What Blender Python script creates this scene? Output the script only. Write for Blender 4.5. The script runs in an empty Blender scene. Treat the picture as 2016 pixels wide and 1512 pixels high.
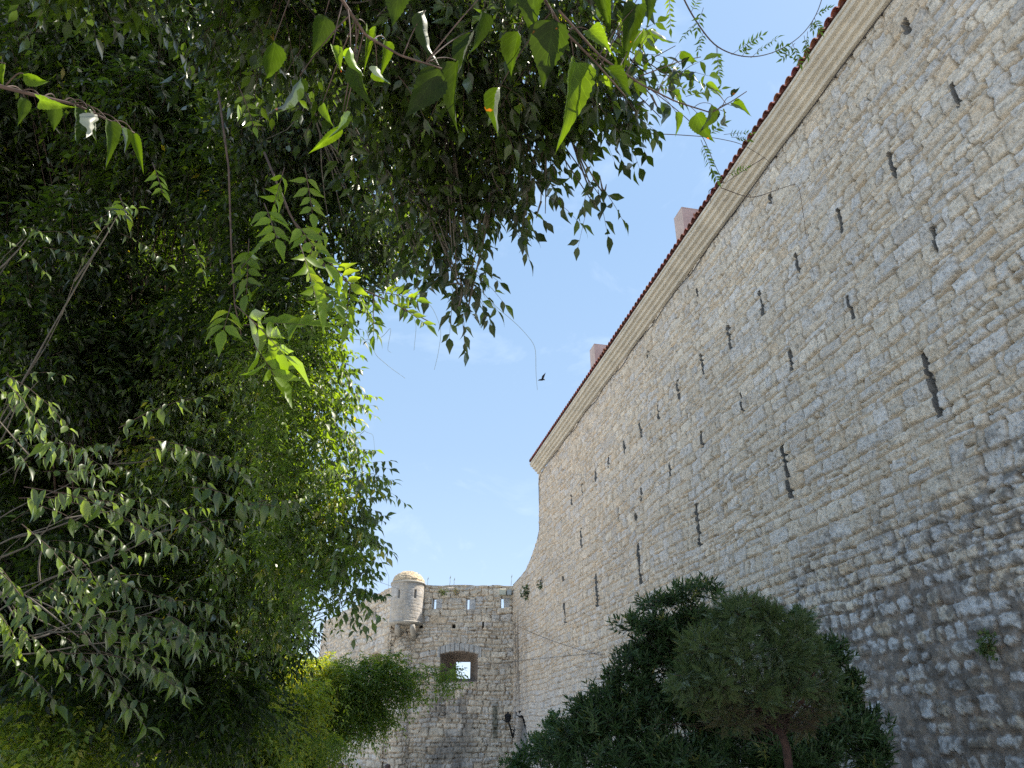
import bpy, math, random
import numpy as np
from mathutils import Vector

SC = bpy.context.scene
COL = SC.collection
R = math.radians
# ------------------------------------------------------------------ camera
F = 1456.0                      # focal length in pixels of the 2016 px wide photograph
PITCH = R(26.44)
EYE = np.array([0.0, 0.0, 1.6])
cam_d = bpy.data.cameras.new("camera")
cam_d.sensor_width = 36.0
cam_d.lens = 36.0 * F / 2016.0
cam_d.clip_start = 0.05
cam_d.clip_end = 2000.0
cam = bpy.data.objects.new("camera", cam_d)
COL.objects.link(cam)
cam.location = EYE
cam.rotation_euler = (R(90) + PITCH, 0, 0)
SC.camera = cam
# ------------------------------------------------------------------ sky and sun
SUN_AZ, SUN_EL = R(73), R(53)   # azimuth measured from +Y towards +X
w = bpy.data.worlds.new("World")
SC.world = w
w.use_nodes = True
nt = w.node_tree
nt.nodes.clear()
sky = nt.nodes.new('ShaderNodeTexSky')
sky.sky_type = 'NISHITA'
sky.sun_disc = False
sky.sun_elevation = SUN_EL
sky.sun_rotation = SUN_AZ
sky.altitude = 0
sky.air_density = 1.0
sky.dust_density = 1.2
sky.ozone_density = 1.0
tc = nt.nodes.new('ShaderNodeTexCoord')
mp = nt.nodes.new('ShaderNodeMapping')
mp.inputs['Scale'].default_value = (2.2, 1.1, 3.4)
mp.inputs['Rotation'].default_value = (0.2, 0.5, 0.7)
n1 = nt.nodes.new('ShaderNodeTexNoise')
n1.inputs['Scale'].default_value = 2.3
n1.inputs['Detail'].default_value = 7
n1.inputs['Roughness'].default_value = 0.62
n1.inputs['Distortion'].default_value = 0.5
rp = nt.nodes.new('ShaderNodeValToRGB')
rp.color_ramp.elements[0].position = 0.54
rp.color_ramp.elements[0].color = (0, 0, 0, 1)
rp.color_ramp.elements[1].position = 0.80
rp.color_ramp.elements[1].color = (0.20, 0.20, 0.20, 1)
mx = nt.nodes.new('ShaderNodeMix')
mx.data_type = 'RGBA'
mx.inputs[7].default_value = (8.5, 9.0, 9.6, 1)
bg = nt.nodes.new('ShaderNodeBackground')
bg.inputs['Strength'].default_value = 0.105
ow = nt.nodes.new('ShaderNodeOutputWorld')
L = nt.links.new
L(tc.outputs['Generated'], mp.inputs['Vector'])
L(mp.outputs[0], n1.inputs['Vector'])
L(n1.outputs['Fac'], rp.inputs[0])
L(rp.outputs[0], mx.inputs[0])
ev = nt.nodes.new('ShaderNodeMix'); ev.data_type = 'RGBA'; ev.inputs[0].default_value = 0.80
sep = nt.nodes.new('ShaderNodeSeparateXYZ'); L(tc.outputs['Generated'], sep.inputs[0])
gr = nt.nodes.new('ShaderNodeValToRGB'); L(sep.outputs[2], gr.inputs[0])
gr.color_ramp.elements[0].position = 0.0; gr.color_ramp.elements[0].color = (0.56, 0.66, 0.78, 1)
gr.color_ramp.elements[1].position = 0.62; gr.color_ramp.elements[1].color = (0.21, 0.33, 0.50, 1)
e_ = gr.color_ramp.elements.new(0.18); e_.color = (0.32, 0.43, 0.585, 1)
e_ = gr.color_ramp.elements.new(0.36); e_.color = (0.25, 0.365, 0.515, 1)
gs = nt.nodes.new('ShaderNodeVectorMath'); gs.operation = 'SCALE'; gs.inputs['Scale'].default_value = 9.5; L(gr.outputs[0], gs.inputs[0])
L(gs.outputs[0], ev.inputs[7])
L(sky.outputs[0], ev.inputs[6])
L(ev.outputs[2], mx.inputs[6])
L(mx.outputs[2], bg.inputs['Color'])
L(bg.outputs[0], ow.inputs['Surface'])
sun_d = bpy.data.lights.new("sun", 'SUN')
sun_d.energy = 5.0
sun_d.angle = R(0.53)
sun_d.color = (1.0, 0.94, 0.85)
sun = bpy.data.objects.new("sun", sun_d)
COL.objects.link(sun)
sdir = Vector((math.sin(SUN_AZ) * math.cos(SUN_EL), math.cos(SUN_AZ) * math.cos(SUN_EL), math.sin(SUN_EL)))
sun.rotation_euler = sdir.to_track_quat('Z', 'Y').to_euler()
sun.location = sdir * 60
SC.view_settings.view_transform = 'Standard'
SC.view_settings.look = 'None'
SC.view_settings.exposure = 1.0
SC.view_settings.gamma = 1.0
SC.cycles.max_bounces = 7
SC.cycles.diffuse_bounces = 4
SC.cycles.transmission_bounces = 5
SC.cycles.transparent_max_bounces = 4
SC.cycles.caustics_reflective = False
SC.cycles.caustics_refractive = False
SC.cycles.sample_clamp_indirect = 6.0
SC.cycles.use_denoising = False

# ------------------------------------------------------------------ helpers
CP, SP = math.cos(PITCH), math.sin(PITCH)
def ray(u, v):
    """direction through a pixel of the photograph, depth 1 along the optical axis"""
    x = (np.asarray(u, float) - 1008.0) / F
    q = (756.0 - np.asarray(v, float)) / F
    return np.stack([x, CP - q * SP, SP + q * CP], -1)
def at(u, v, t):
    return EYE + ray(u, v) * np.asarray(t, float)[..., None]
D = 8.0
WN = np.array([0.9772, 0.2121, 0.0]); WN /= np.linalg.norm(WN)   # away from the camera, into the long wall
WS = np.array([-WN[1], WN[0], 0.0])                             # along the long wall, away from us
def onwall(u, v, dist=D):
    r = ray(u, v); t = dist / (r @ WN); p = EYE + r * t
    return float(p @ WS), float(p[2])
def W(s, n, z):
    s, n, z = np.broadcast_arrays(np.asarray(s, float), np.asarray(n, float), np.asarray(z, float))
    return s[..., None] * WS + n[..., None] * WN + z[..., None] * np.array([0, 0, 1.0])

def tag(o, label=None, cat=None, group=None, kind=None):
    if label: o['label'] = label
    if cat: o['category'] = cat
    if group: o['group'] = group
    if kind: o['kind'] = kind
    return o
def empty(name, loc, label, cat, group=None):
    o = bpy.data.objects.new(name, None)
    COL.objects.link(o); o.location = loc; o.empty_display_size = 0.2
    return tag(o, label, cat, group)
def link(name, me, parent=None):
    o = bpy.data.objects.new(name, me)
    COL.objects.link(o)
    if parent is not None:
        o.parent = parent
        off = Vector((0, 0, 0)); q = parent
        while q is not None:
            off += Vector(q.location); q = q.parent
        o.location = -off
    return o
def npmesh(name, V, faces, mats, parent=None, smooth=True, col=None, tint=None, uv=None, matidx=None):
    """V (n,3); faces: list of int arrays (m,k)"""
    V = np.ascontiguousarray(V, dtype=np.float32)
    faces = [np.asarray(f, dtype=np.int32) for f in faces if len(f)]
    me = bpy.data.meshes.new(name)
    me.vertices.add(len(V)); me.vertices.foreach_set('co', V.ravel())
    nl = sum(f.size for f in faces); npo = sum(len(f) for f in faces)
    me.loops.add(nl); me.polygons.add(npo)
    vi = np.concatenate([f.ravel() for f in faces])
    me.loops.foreach_set('vertex_index', vi)
    sizes = np.concatenate([np.full(len(f), f.shape[1], np.int32) for f in faces])
    st = np.zeros(npo, np.int32); st[1:] = np.cumsum(sizes)[:-1]
    me.polygons.foreach_set('loop_start', st)
    if matidx is not None: me.polygons.foreach_set('material_index', np.asarray(matidx, np.int32))
    me.update(calc_edges=True)
    me.polygons.foreach_set('use_smooth', np.full(npo, bool(smooth)))
    if col is not None:
        a = me.color_attributes.new('Col', 'FLOAT_COLOR', 'POINT')
        c = np.ones((len(V), 4), np.float32); c[:, :3] = col
        a.data.foreach_set('color', c.ravel())
    if tint is not None:
        a = me.attributes.new('tint', 'FLOAT', 'POINT')
        a.data.foreach_set('value', np.asarray(tint, np.float32))
    if uv is not None:
        l = me.uv_layers.new(name='UVMap')
        l.data.foreach_set('uv', np.asarray(uv, np.float32)[vi].ravel())
    for m in (mats if isinstance(mats, (list, tuple)) else [mats]): me.materials.append(m)
    return link(name, me, parent)

class MB:
    """collects simple shapes into one mesh"""
    def __init__(s): s.v = []; s.q = []; s.t = []; s.n = 0
    def add(s, V, Q=(), T=()):
        V = np.asarray(V, float).reshape(-1, 3)
        if len(Q): s.q.append(np.asarray(Q) + s.n)
        if len(T): s.t.append(np.asarray(T) + s.n)
        s.v.append(V); s.n += len(V)
    def box(s, c, ax, ay, az):
        """centre and three half-axis vectors"""
        c, ax, ay, az = map(lambda a: np.asarray(a, float), (c, ax, ay, az))
        V = [c + i * ax + j * ay + k * az for k in (-1, 1) for j in (-1, 1) for i in (-1, 1)]
        s.add(V, [(0, 2, 3, 1), (4, 5, 7, 6), (0, 1, 5, 4), (2, 6, 7, 3), (0, 4, 6, 2), (1, 3, 7, 5)])
    def tube(s, P, r, k=6, cap=True):
        P = np.asarray(P, float); n = len(P)
        r = np.broadcast_to(np.asarray(r, float), (n,))
        T = np.gradient(P, axis=0); T /= np.linalg.norm(T, axis=1)[:, None] + 1e-9
        ref = np.array([0.31, 0.22, 0.92])
        A = np.cross(T, ref); A /= np.linalg.norm(A, axis=1)[:, None] + 1e-9
        B = np.cross(T, A)
        th = np.arange(k) * 2 * math.pi / k
        V = P[:, None] + r[:, None, None] * (np.cos(th)[None, :, None] * A[:, None] + np.sin(th)[None, :, None] * B[:, None])
        i = np.arange(n - 1)[:, None] * k; j = np.arange(k)[None]
        j2 = (j + 1) % k
        Q = np.stack([i + j, i + j2, i + k + j2, i + k + j], -1).reshape(-1, 4)
        V = V.reshape(-1, 3)
        if cap:
            V = np.concatenate([V, P[:1], P[-1:]])
            c0, c1 = n * k, n * k + 1
            jj = np.arange(k); jn = (jj + 1) % k
            T3 = np.concatenate([np.stack([np.full(k, c0), jn, jj], -1), np.stack([np.full(k, c1), (n - 1) * k + jj, (n - 1) * k + jn], -1)])
            s.add(V, Q, T3)
        else: s.add(V, Q)
    def lathe(s, c, prof, k=24, a0=0.0, a1=2 * math.pi):
        prof = np.asarray(prof, float); full = abs(a1 - a0 - 2 * math.pi) < 1e-6
        th = np.linspace(a0, a1, k, endpoint=not full)
        V = np.stack([c[0] + prof[:, 0, None] * np.cos(th), c[1] + prof[:, 0, None] * np.sin(th), c[2] + np.broadcast_to(prof[:, 1, None], (len(prof), k))], -1).reshape(-1, 3)
        m = len(prof); i = np.arange(m - 1)[:, None] * k
        j = np.arange(k if full else k - 1)[None]; j2 = (j + 1) % k
        s.add(V, np.stack([i + j, i + j2, i + k + j2, i + k + j], -1).reshape(-1, 4))
    def build(s, name, mat, parent=None, smooth=False, **kw):
        fs = []
        if s.q: fs.append(np.concatenate(s.q))
        if s.t: fs.append(np.concatenate(s.t))
        return npmesh(name, np.concatenate(s.v), fs, mat, parent, smooth, **kw)

def hash2(ix, iy, seed=0):
    h = (ix.astype(np.int64) * 374761393 + iy.astype(np.int64) * 668265263 + seed * 974634777) & 0xffffffff
    h = ((h ^ (h >> 13)) * 1274126177) & 0xffffffff
    h = ((h ^ (h >> 16)) * 2246822519) & 0xffffffff
    return ((h ^ (h >> 15)) & 0xffffff) / float(0xffffff)
def vn(x, y, seed=0):
    xi = np.floor(x); yi = np.floor(y); fx = x - xi; fy = y - yi
    xi = xi.astype(np.int64); yi = yi.astype(np.int64)
    fx = fx * fx * (3 - 2 * fx); fy = fy * fy * (3 - 2 * fy)
    a = hash2(xi, yi, seed); b = hash2(xi + 1, yi, seed); c = hash2(xi, yi + 1, seed); d = hash2(xi + 1, yi + 1, seed)
    return (a + (b - a) * fx) * (1 - fy) + (c + (d - c) * fx) * fy
def fbm(x, y, o=3, seed=0):
    r = 0; a = 1.0; t = 0
    for k in range(o):
        r = r + a * vn(x * 2 ** k, y * 2 ** k, seed + 17 * k); t += a; a *= 0.5
    return r / t
def sst(x, a, b):
    t = np.clip((x - a) / (b - a), 0, 1); return t * t * (3 - 2 * t)
def mixc(a, b, t): return a + (b - a) * t[..., None]

# ------------------------------------------------------------------ materials
def newmat(name):
    m = bpy.data.materials.new(name); m.use_nodes = True
    return m, m.node_tree, m.node_tree.nodes['Principled BSDF']
def stone_mat(name, attr=True, pits=0.0, base=(0.3, 0.28, 0.25), s1=9.0, s2=42.0, contrast=0.30, bump=0.5, dist=0.012):
    m, t, b = newmat(name); N = t.nodes.new; K = t.links.new
    co = N('ShaderNodeTexCoord')
    a = N('ShaderNodeTexNoise'); a.inputs['Scale'].default_value = s1; a.inputs['Detail'].default_value = 8; a.inputs['Roughness'].default_value = 0.7
    c = N('ShaderNodeTexNoise'); c.inputs['Scale'].default_value = s2; c.inputs['Detail'].default_value = 6; c.inputs['Roughness'].default_value = 0.75
    K(co.outputs['Object'], a.inputs['Vector']); K(co.outputs['Object'], c.inputs['Vector'])
    mr = N('ShaderNodeMapRange'); mr.inputs[1].default_value = 0.3; mr.inputs[2].default_value = 0.7
    mr.inputs[3].default_value = 1 - contrast; mr.inputs[4].default_value = 1 + contrast
    K(a.outputs['Fac'], mr.inputs[0])
    mr2 = N('ShaderNodeMapRange'); mr2.inputs[1].default_value = 0.3; mr2.inputs[2].default_value = 0.7
    mr2.inputs[3].default_value = 1 - contrast; mr2.inputs[4].default_value = 1 + contrast
    K(c.outputs['Fac'], mr2.inputs[0])
    mu = N('ShaderNodeMath'); mu.operation = 'MULTIPLY'; K(mr.outputs[0], mu.inputs[0]); K(mr2.outputs[0], mu.inputs[1])
    if pits:
        p_ = N('ShaderNodeTexNoise'); p_.inputs['Scale'].default_value = 26; p_.inputs['Detail'].default_value = 7; p_.inputs['Roughness'].default_value = 0.8; p_.inputs['Distortion'].default_value = 0.6
        K(co.outputs['Object'], p_.inputs['Vector'])
        pr_ = N('ShaderNodeMapRange'); pr_.inputs[1].default_value = 0.36; pr_.inputs[2].default_value = 0.47; pr_.inputs[3].default_value = 1 - pits; pr_.inputs[4].default_value = 1.04
        K(p_.outputs['Fac'], pr_.inputs[0]); m3 = N('ShaderNodeMath'); m3.operation = 'MULTIPLY'; K(mu.outputs[0], m3.inputs[0]); K(pr_.outputs[0], m3.inputs[1]); mu = m3
    vm = N('ShaderNodeVectorMath'); vm.operation = 'SCALE'; K(mu.outputs[0], vm.inputs['Scale'])
    if attr:
        at_ = N('ShaderNodeAttribute'); at_.attribute_name = 'Col'; K(at_.outputs['Color'], vm.inputs[0])
    else: vm.inputs[0].default_value = base
    K(vm.outputs[0], b.inputs['Base Color'])
    b.inputs['Roughness'].default_value = 0.92
    b.inputs['Specular IOR Level'].default_value = 0.2
    ad = N('ShaderNodeMath'); ad.operation = 'ADD'; K(a.outputs['Fac'], ad.inputs[0]); K(c.outputs['Fac'], ad.inputs[1])
    bp = N('ShaderNodeBump'); bp.inputs['Strength'].default_value = bump; bp.inputs['Distance'].default_value = dist
    K(ad.outputs[0], bp.inputs['Height']); K(bp.outputs[0], b.inputs['Normal'])
    return m
def plain_mat(name, colr, rough=0.7, metal=0.0, noise=0.15, scale=20):
    m, t, b = newmat(name); N = t.nodes.new; K = t.links.new
    co = N('ShaderNodeTexCoord'); a = N('ShaderNodeTexNoise'); a.inputs['Scale'].default_value = scale; a.inputs['Detail'].default_value = 5
    K(co.outputs['Object'], a.inputs['Vector'])
    mr = N('ShaderNodeMapRange'); mr.inputs[1].default_value = 0.3; mr.inputs[2].default_value = 0.7
    mr.inputs[3].default_value = 1 - noise; mr.inputs[4].default_value = 1 + noise
    K(a.outputs['Fac'], mr.inputs[0])
    vm = N('ShaderNodeVectorMath'); vm.operation = 'SCALE'; vm.inputs[0].default_value = colr; K(mr.outputs[0], vm.inputs['Scale'])
    K(vm.outputs[0], b.inputs['Base Color']); b.inputs['Roughness'].default_value = rough; b.inputs['Metallic'].default_value = metal
    return m
def leaf_mat(name, ramp, trans, tfac=0.42, gloss=0.10, rough=0.42, veins=False):
    """ramp: [(pos, rgb)] over the per-leaf 'tint' value; trans: colour multiplier of the light that passes through"""
    m = bpy.data.materials.new(name); m.use_nodes = True; t = m.node_tree; t.nodes.clear(); N = t.nodes.new; K = t.links.new
    at_ = N('ShaderNodeAttribute'); at_.attribute_name = 'tint'
    cr = N('ShaderNodeValToRGB')
    while len(cr.color_ramp.elements) > 1: cr.color_ramp.elements.remove(cr.color_ramp.elements[0])
    cr.color_ramp.elements[0].position = ramp[0][0]; cr.color_ramp.elements[0].color = (*ramp[0][1], 1)
    for p, c in ramp[1:]:
        e = cr.color_ramp.elements.new(p); e.color = (*c, 1)
    K(at_.outputs['Fac'], cr.inputs[0])
    src = cr.outputs[0]; src2 = None
    if veins:
        uvn = N('ShaderNodeUVMap'); sp = N('ShaderNodeSeparateXYZ'); K(uvn.outputs[0], sp.inputs[0])
        ab = N('ShaderNodeMath'); ab.operation = 'ABSOLUTE'; K(sp.outputs[0], ab.inputs[0])
        ma = N('ShaderNodeMath'); ma.operation = 'MULTIPLY_ADD'; K(ab.outputs[0], ma.inputs[0]); ma.inputs[1].default_value = -2.6
        m9 = N('ShaderNodeMath'); m9.operation = 'MULTIPLY'; K(sp.outputs[1], m9.inputs[0]); m9.inputs[1].default_value = 7.0
        K(m9.outputs[0], ma.inputs[2])
        fr = N('ShaderNodeMath'); fr.operation = 'PINGPONG'; K(ma.outputs[0], fr.inputs[0]); fr.inputs[1].default_value = 0.5
        l1 = N('ShaderNodeMapRange'); K(fr.outputs[0], l1.inputs[0]); l1.inputs[1].default_value = 0.0; l1.inputs[2].default_value = 0.07; l1.inputs[3].default_value = 1; l1.inputs[4].default_value = 0
        l2 = N('ShaderNodeMapRange'); K(ab.outputs[0], l2.inputs[0]); l2.inputs[1].default_value = 0.0; l2.inputs[2].default_value = 0.06; l2.inputs[3].default_value = 1; l2.inputs[4].default_value = 0
        mxv = N('ShaderNodeMath'); mxv.operation = 'MAXIMUM'; K(l1.outputs[0], mxv.inputs[0]); K(l2.outputs[0], mxv.inputs[1])
        co = N('ShaderNodeTexCoord'); ns = N('ShaderNodeTexNoise'); ns.inputs['Scale'].default_value = 22; ns.inputs['Detail'].default_value = 5
        K(co.outputs['Object'], ns.inputs['Vector'])
        sc = N('ShaderNodeMapRange'); K(ns.outputs['Fac'], sc.inputs[0]); sc.inputs[1].default_value = 0.3; sc.inputs[2].default_value = 0.7; sc.inputs[3].default_value = 0.72; sc.inputs[4].default_value = 1.25
        vs = N('ShaderNodeVectorMath'); vs.operation = 'SCALE'; K(src, vs.inputs[0]); K(sc.outputs[0], vs.inputs['Scale'])
        vmx = N('ShaderNodeMix'); vmx.data_type = 'RGBA'; K(vs.outputs[0], vmx.inputs[6]); vs2 = N('ShaderNodeVectorMath'); vs2.operation = 'SCALE'; K(vs.outputs[0], vs2.inputs[0]); vs2.inputs['Scale'].default_value = 1.9; K(vs2.outputs[0], vmx.inputs[7])
        hf = N('ShaderNodeMath'); hf.operation = 'MULTIPLY'; hf.inputs[1].default_value = 0.6; K(mxv.outputs[0], hf.inputs[0]); K(hf.outputs[0], vmx.inputs[0])
        # brown blight spots
        n2 = N('ShaderNodeTexNoise'); n2.inputs['Scale'].default_value = 30; n2.inputs['Detail'].default_value = 2
        K(co.outputs['Object'], n2.inputs['Vector'])
        b2 = N('ShaderNodeMapRange'); K(n2.outputs['Fac'], b2.inputs[0]); b2.inputs[1].default_value = 0.71; b2.inputs[2].default_value = 0.73
        bm = N('ShaderNodeMix'); bm.data_type = 'RGBA'; K(b2.outputs[0], bm.inputs[0]); K(vmx.outputs[2], bm.inputs[6]); bm.inputs[7].default_value = (0.22, 0.065, 0.02, 1)
        src = bm.outputs[2]
        src2 = b2
    tm = N('ShaderNodeMix'); tm.data_type = 'RGBA'; tm.blend_type = 'MULTIPLY'; tm.inputs[0].default_value = 1.0
    K(src, tm.inputs[6]); tm.inputs[7].default_value = (*trans, 1)
    d = N('ShaderNodeBsdfDiffuse'); tr = N('ShaderNodeBsdfTranslucent'); g = N('ShaderNodeBsdfGlossy'); g.inputs['Roughness'].default_value = rough
    g.inputs['Color'].default_value = (1.0, 1.0, 0.92, 1)
    K(src, d.inputs[0]); K(tm.outputs[2], tr.inputs[0])
    a1 = N('ShaderNodeMixShader'); a1.inputs[0].default_value = tfac; K(d.outputs[0], a1.inputs[1]); K(tr.outputs[0], a1.inputs[2])
    a2 = N('ShaderNodeMixShader'); K(a1.outputs[0], a2.inputs[1]); K(g.outputs[0], a2.inputs[2])
    lw = N('ShaderNodeLayerWeight'); lw.inputs['Blend'].default_value = 0.25
    fm = N('ShaderNodeMath'); fm.operation = 'MULTIPLY_ADD'; K(lw.outputs['Fresnel'], fm.inputs[0]); fm.inputs[1].default_value = 0.14; fm.inputs[2].default_value = gloss * 0.45
    K(fm.outputs[0], a2.inputs[0])
    o = N('ShaderNodeOutputMaterial'); K(a2.outputs[0], o.inputs['Surface'])
    return m

M_stone = stone_mat('rubble_stone', contrast=0.26, pits=0.30, bump=0.6)
M_fstone = stone_mat('far_rubble_stone', s1=4.0, s2=14.0, contrast=0.26, bump=0.6, dist=0.03)
M_dome = stone_mat('dome_rubble', s1=5.0, s2=16.0, contrast=0.30, bump=0.6, dist=0.03)
M_lining = stone_mat('slit_lining', attr=False, base=(0.13, 0.12, 0.11))
M_corn = stone_mat('cornice_limestone', attr=False, base=(0.60, 0.54, 0.44), s1=1.6, s2=18, contrast=0.17, bump=0.35, dist=0.006)
M_lip = stone_mat('worn_turret_stone', attr=False, base=(0.40, 0.365, 0.31), s1=3, s2=14, contrast=0.2)
M_gutter = plain_mat('weathered_mortar', (0.14, 0.12, 0.11), 0.9)
M_tile = stone_mat('clay_tile', attr=True, s1=6, s2=40, contrast=0.2, bump=0.2, dist=0.004)
M_chim = stone_mat('pink_plaster', attr=False, base=(0.52, 0.41, 0.36), s1=2.5, s2=14, contrast=0.16, bump=0.3, dist=0.01)
M_dark = plain_mat('dark_opening', (0.03, 0.028, 0.026), 0.9)
M_plast = plain_mat('grey_plaster', (0.27, 0.26, 0.25), 0.9, noise=0.2, scale=3)
M_pale = plain_mat('pale_rim_stone', (0.5, 0.46, 0.4), 0.85, noise=0.2, scale=6)
M_iron = plain_mat('black_iron', (0.02, 0.02, 0.022), 0.5, 0.6)
M_box = plain_mat('cream_enamel', (0.5, 0.5, 0.40), 0.5)
M_boxg = plain_mat('grey_enamel', (0.33, 0.36, 0.36), 0.5)
M_cable = plain_mat('cable_rubber', (0.06, 0.05, 0.045), 0.7)
M_bark = plain_mat('grey_bark', (0.10, 0.085, 0.065), 0.9, noise=0.4, scale=35)
M_twig = plain_mat('brown_twig', (0.07, 0.042, 0.03), 0.8, noise=0.4, scale=50)
M_redbark = plain_mat('cypress_bark', (0.085, 0.045, 0.032), 0.9, noise=0.4, scale=25)
M_gtwig = plain_mat('green_tendril', (0.20, 0.20, 0.08), 0.7, noise=0.2, scale=50)
M_post = plain_mat('grey_brown_post_paint', (0.13, 0.105, 0.10), 0.55, noise=0.25, scale=12)
M_ground = stone_mat('paving_soil', attr=False, base=(0.50, 0.47, 0.42), s1=1.2, s2=14)
HB = [(0.0, (0.008, 0.015, 0.004)), (0.45, (0.020, 0.036, 0.006)), (0.85, (0.065, 0.105, 0.014)), (0.95, (0.16, 0.16, 0.03)), (1.0, (0.16, 0.07, 0.03))]
M_hack = leaf_mat('hackberry_leaf', HB, (6.0, 5.6, 1.2), 0.42, 0.07, 0.40)
M_hackbig = leaf_mat('hackberry_leaf_close', HB, (5.0, 4.8, 0.6), 0.44, 0.015, 0.5, veins=True)
M_hackb = leaf_mat('hackberry_leaf_sunny', [(0.0, (0.018, 0.034, 0.010)), (0.5, (0.045, 0.080, 0.018)), (0.9, (0.11, 0.165, 0.03)), (1.0, (0.2, 0.19, 0.04))], (5.4, 5.0, 0.6), 0.46, 0.12, 0.50)  # brighter copy of the hackberry leaf, sunlight put into its colour
M_hacks = leaf_mat('hackberry_leaf_shiny', [(0.0, (0.010, 0.019, 0.005)), (0.6, (0.030, 0.052, 0.011)), (1.0, (0.08, 0.115, 0.022))], (6.5, 6.2, 0.6), 0.42, 0.10, 0.46)
WI = [(0.0, (0.007, 0.013, 0.004)), (0.5, (0.018, 0.034, 0.006)), (0.9, (0.06, 0.085, 0.014)), (1.0, (0.28, 0.20, 0.03))]
M_wist = leaf_mat('wisteria_leaf', WI, (7.5, 7.2, 1.0), 0.45, 0.04, 0.45)
M_wistbr = leaf_mat('wisteria_leaf_fresh', [(0.0, (0.045, 0.080, 0.012)), (0.7, (0.085, 0.135, 0.014)), (1.0, (0.13, 0.17, 0.02))], (4.2, 4.0, 0.5), 0.5, 0.04, 0.45)
M_wistye = leaf_mat('wisteria_leaf_sun_tint', [(0.0, (0.05, 0.095, 0.018)), (0.5, (0.11, 0.16, 0.03)), (0.8, (0.20, 0.235, 0.035)), (1.0, (0.32, 0.28, 0.05))], (4.0, 3.8, 0.6), 0.4, 0.05, 0.45)  # yellow end of the ramp stands for sunlight on the leaves
M_olean = leaf_mat('oleander_leaf', [(0.0, (0.028, 0.052, 0.018)), (0.6, (0.056, 0.100, 0.030)), (0.93, (0.075, 0.120, 0.042)), (1.0, (0.20, 0.20, 0.05))], (1.6, 1.8, 0.7), 0.22, 0.06, 0.38)
M_pitto = leaf_mat('pittosporum_leaf', [(0.0, (0.030, 0.070, 0.020)), (0.7, (0.060, 0.125, 0.028)), (1.0, (0.11, 0.18, 0.04))], (1.8, 2.0, 0.6), 0.25, 0.10, 0.4)
M_cyp = leaf_mat('cypress_spray', [(0.0, (0.055, 0.092, 0.030)), (0.50, (0.095, 0.132, 0.038)), (0.68, (0.090, 0.092, 0.032)), (1.0, (0.105, 0.068, 0.032))], (1.3, 1.3, 0.8), 0.2, 0.03, 0.6)
M_weed = leaf_mat('wall_plant_leaf', [(0.0, (0.06, 0.11, 0.03)), (0.7, (0.11, 0.15, 0.04)), (1.0, (0.24, 0.11, 0.05))], (1.6, 1.6, 0.7), 0.3, 0.05, 0.5)

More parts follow.
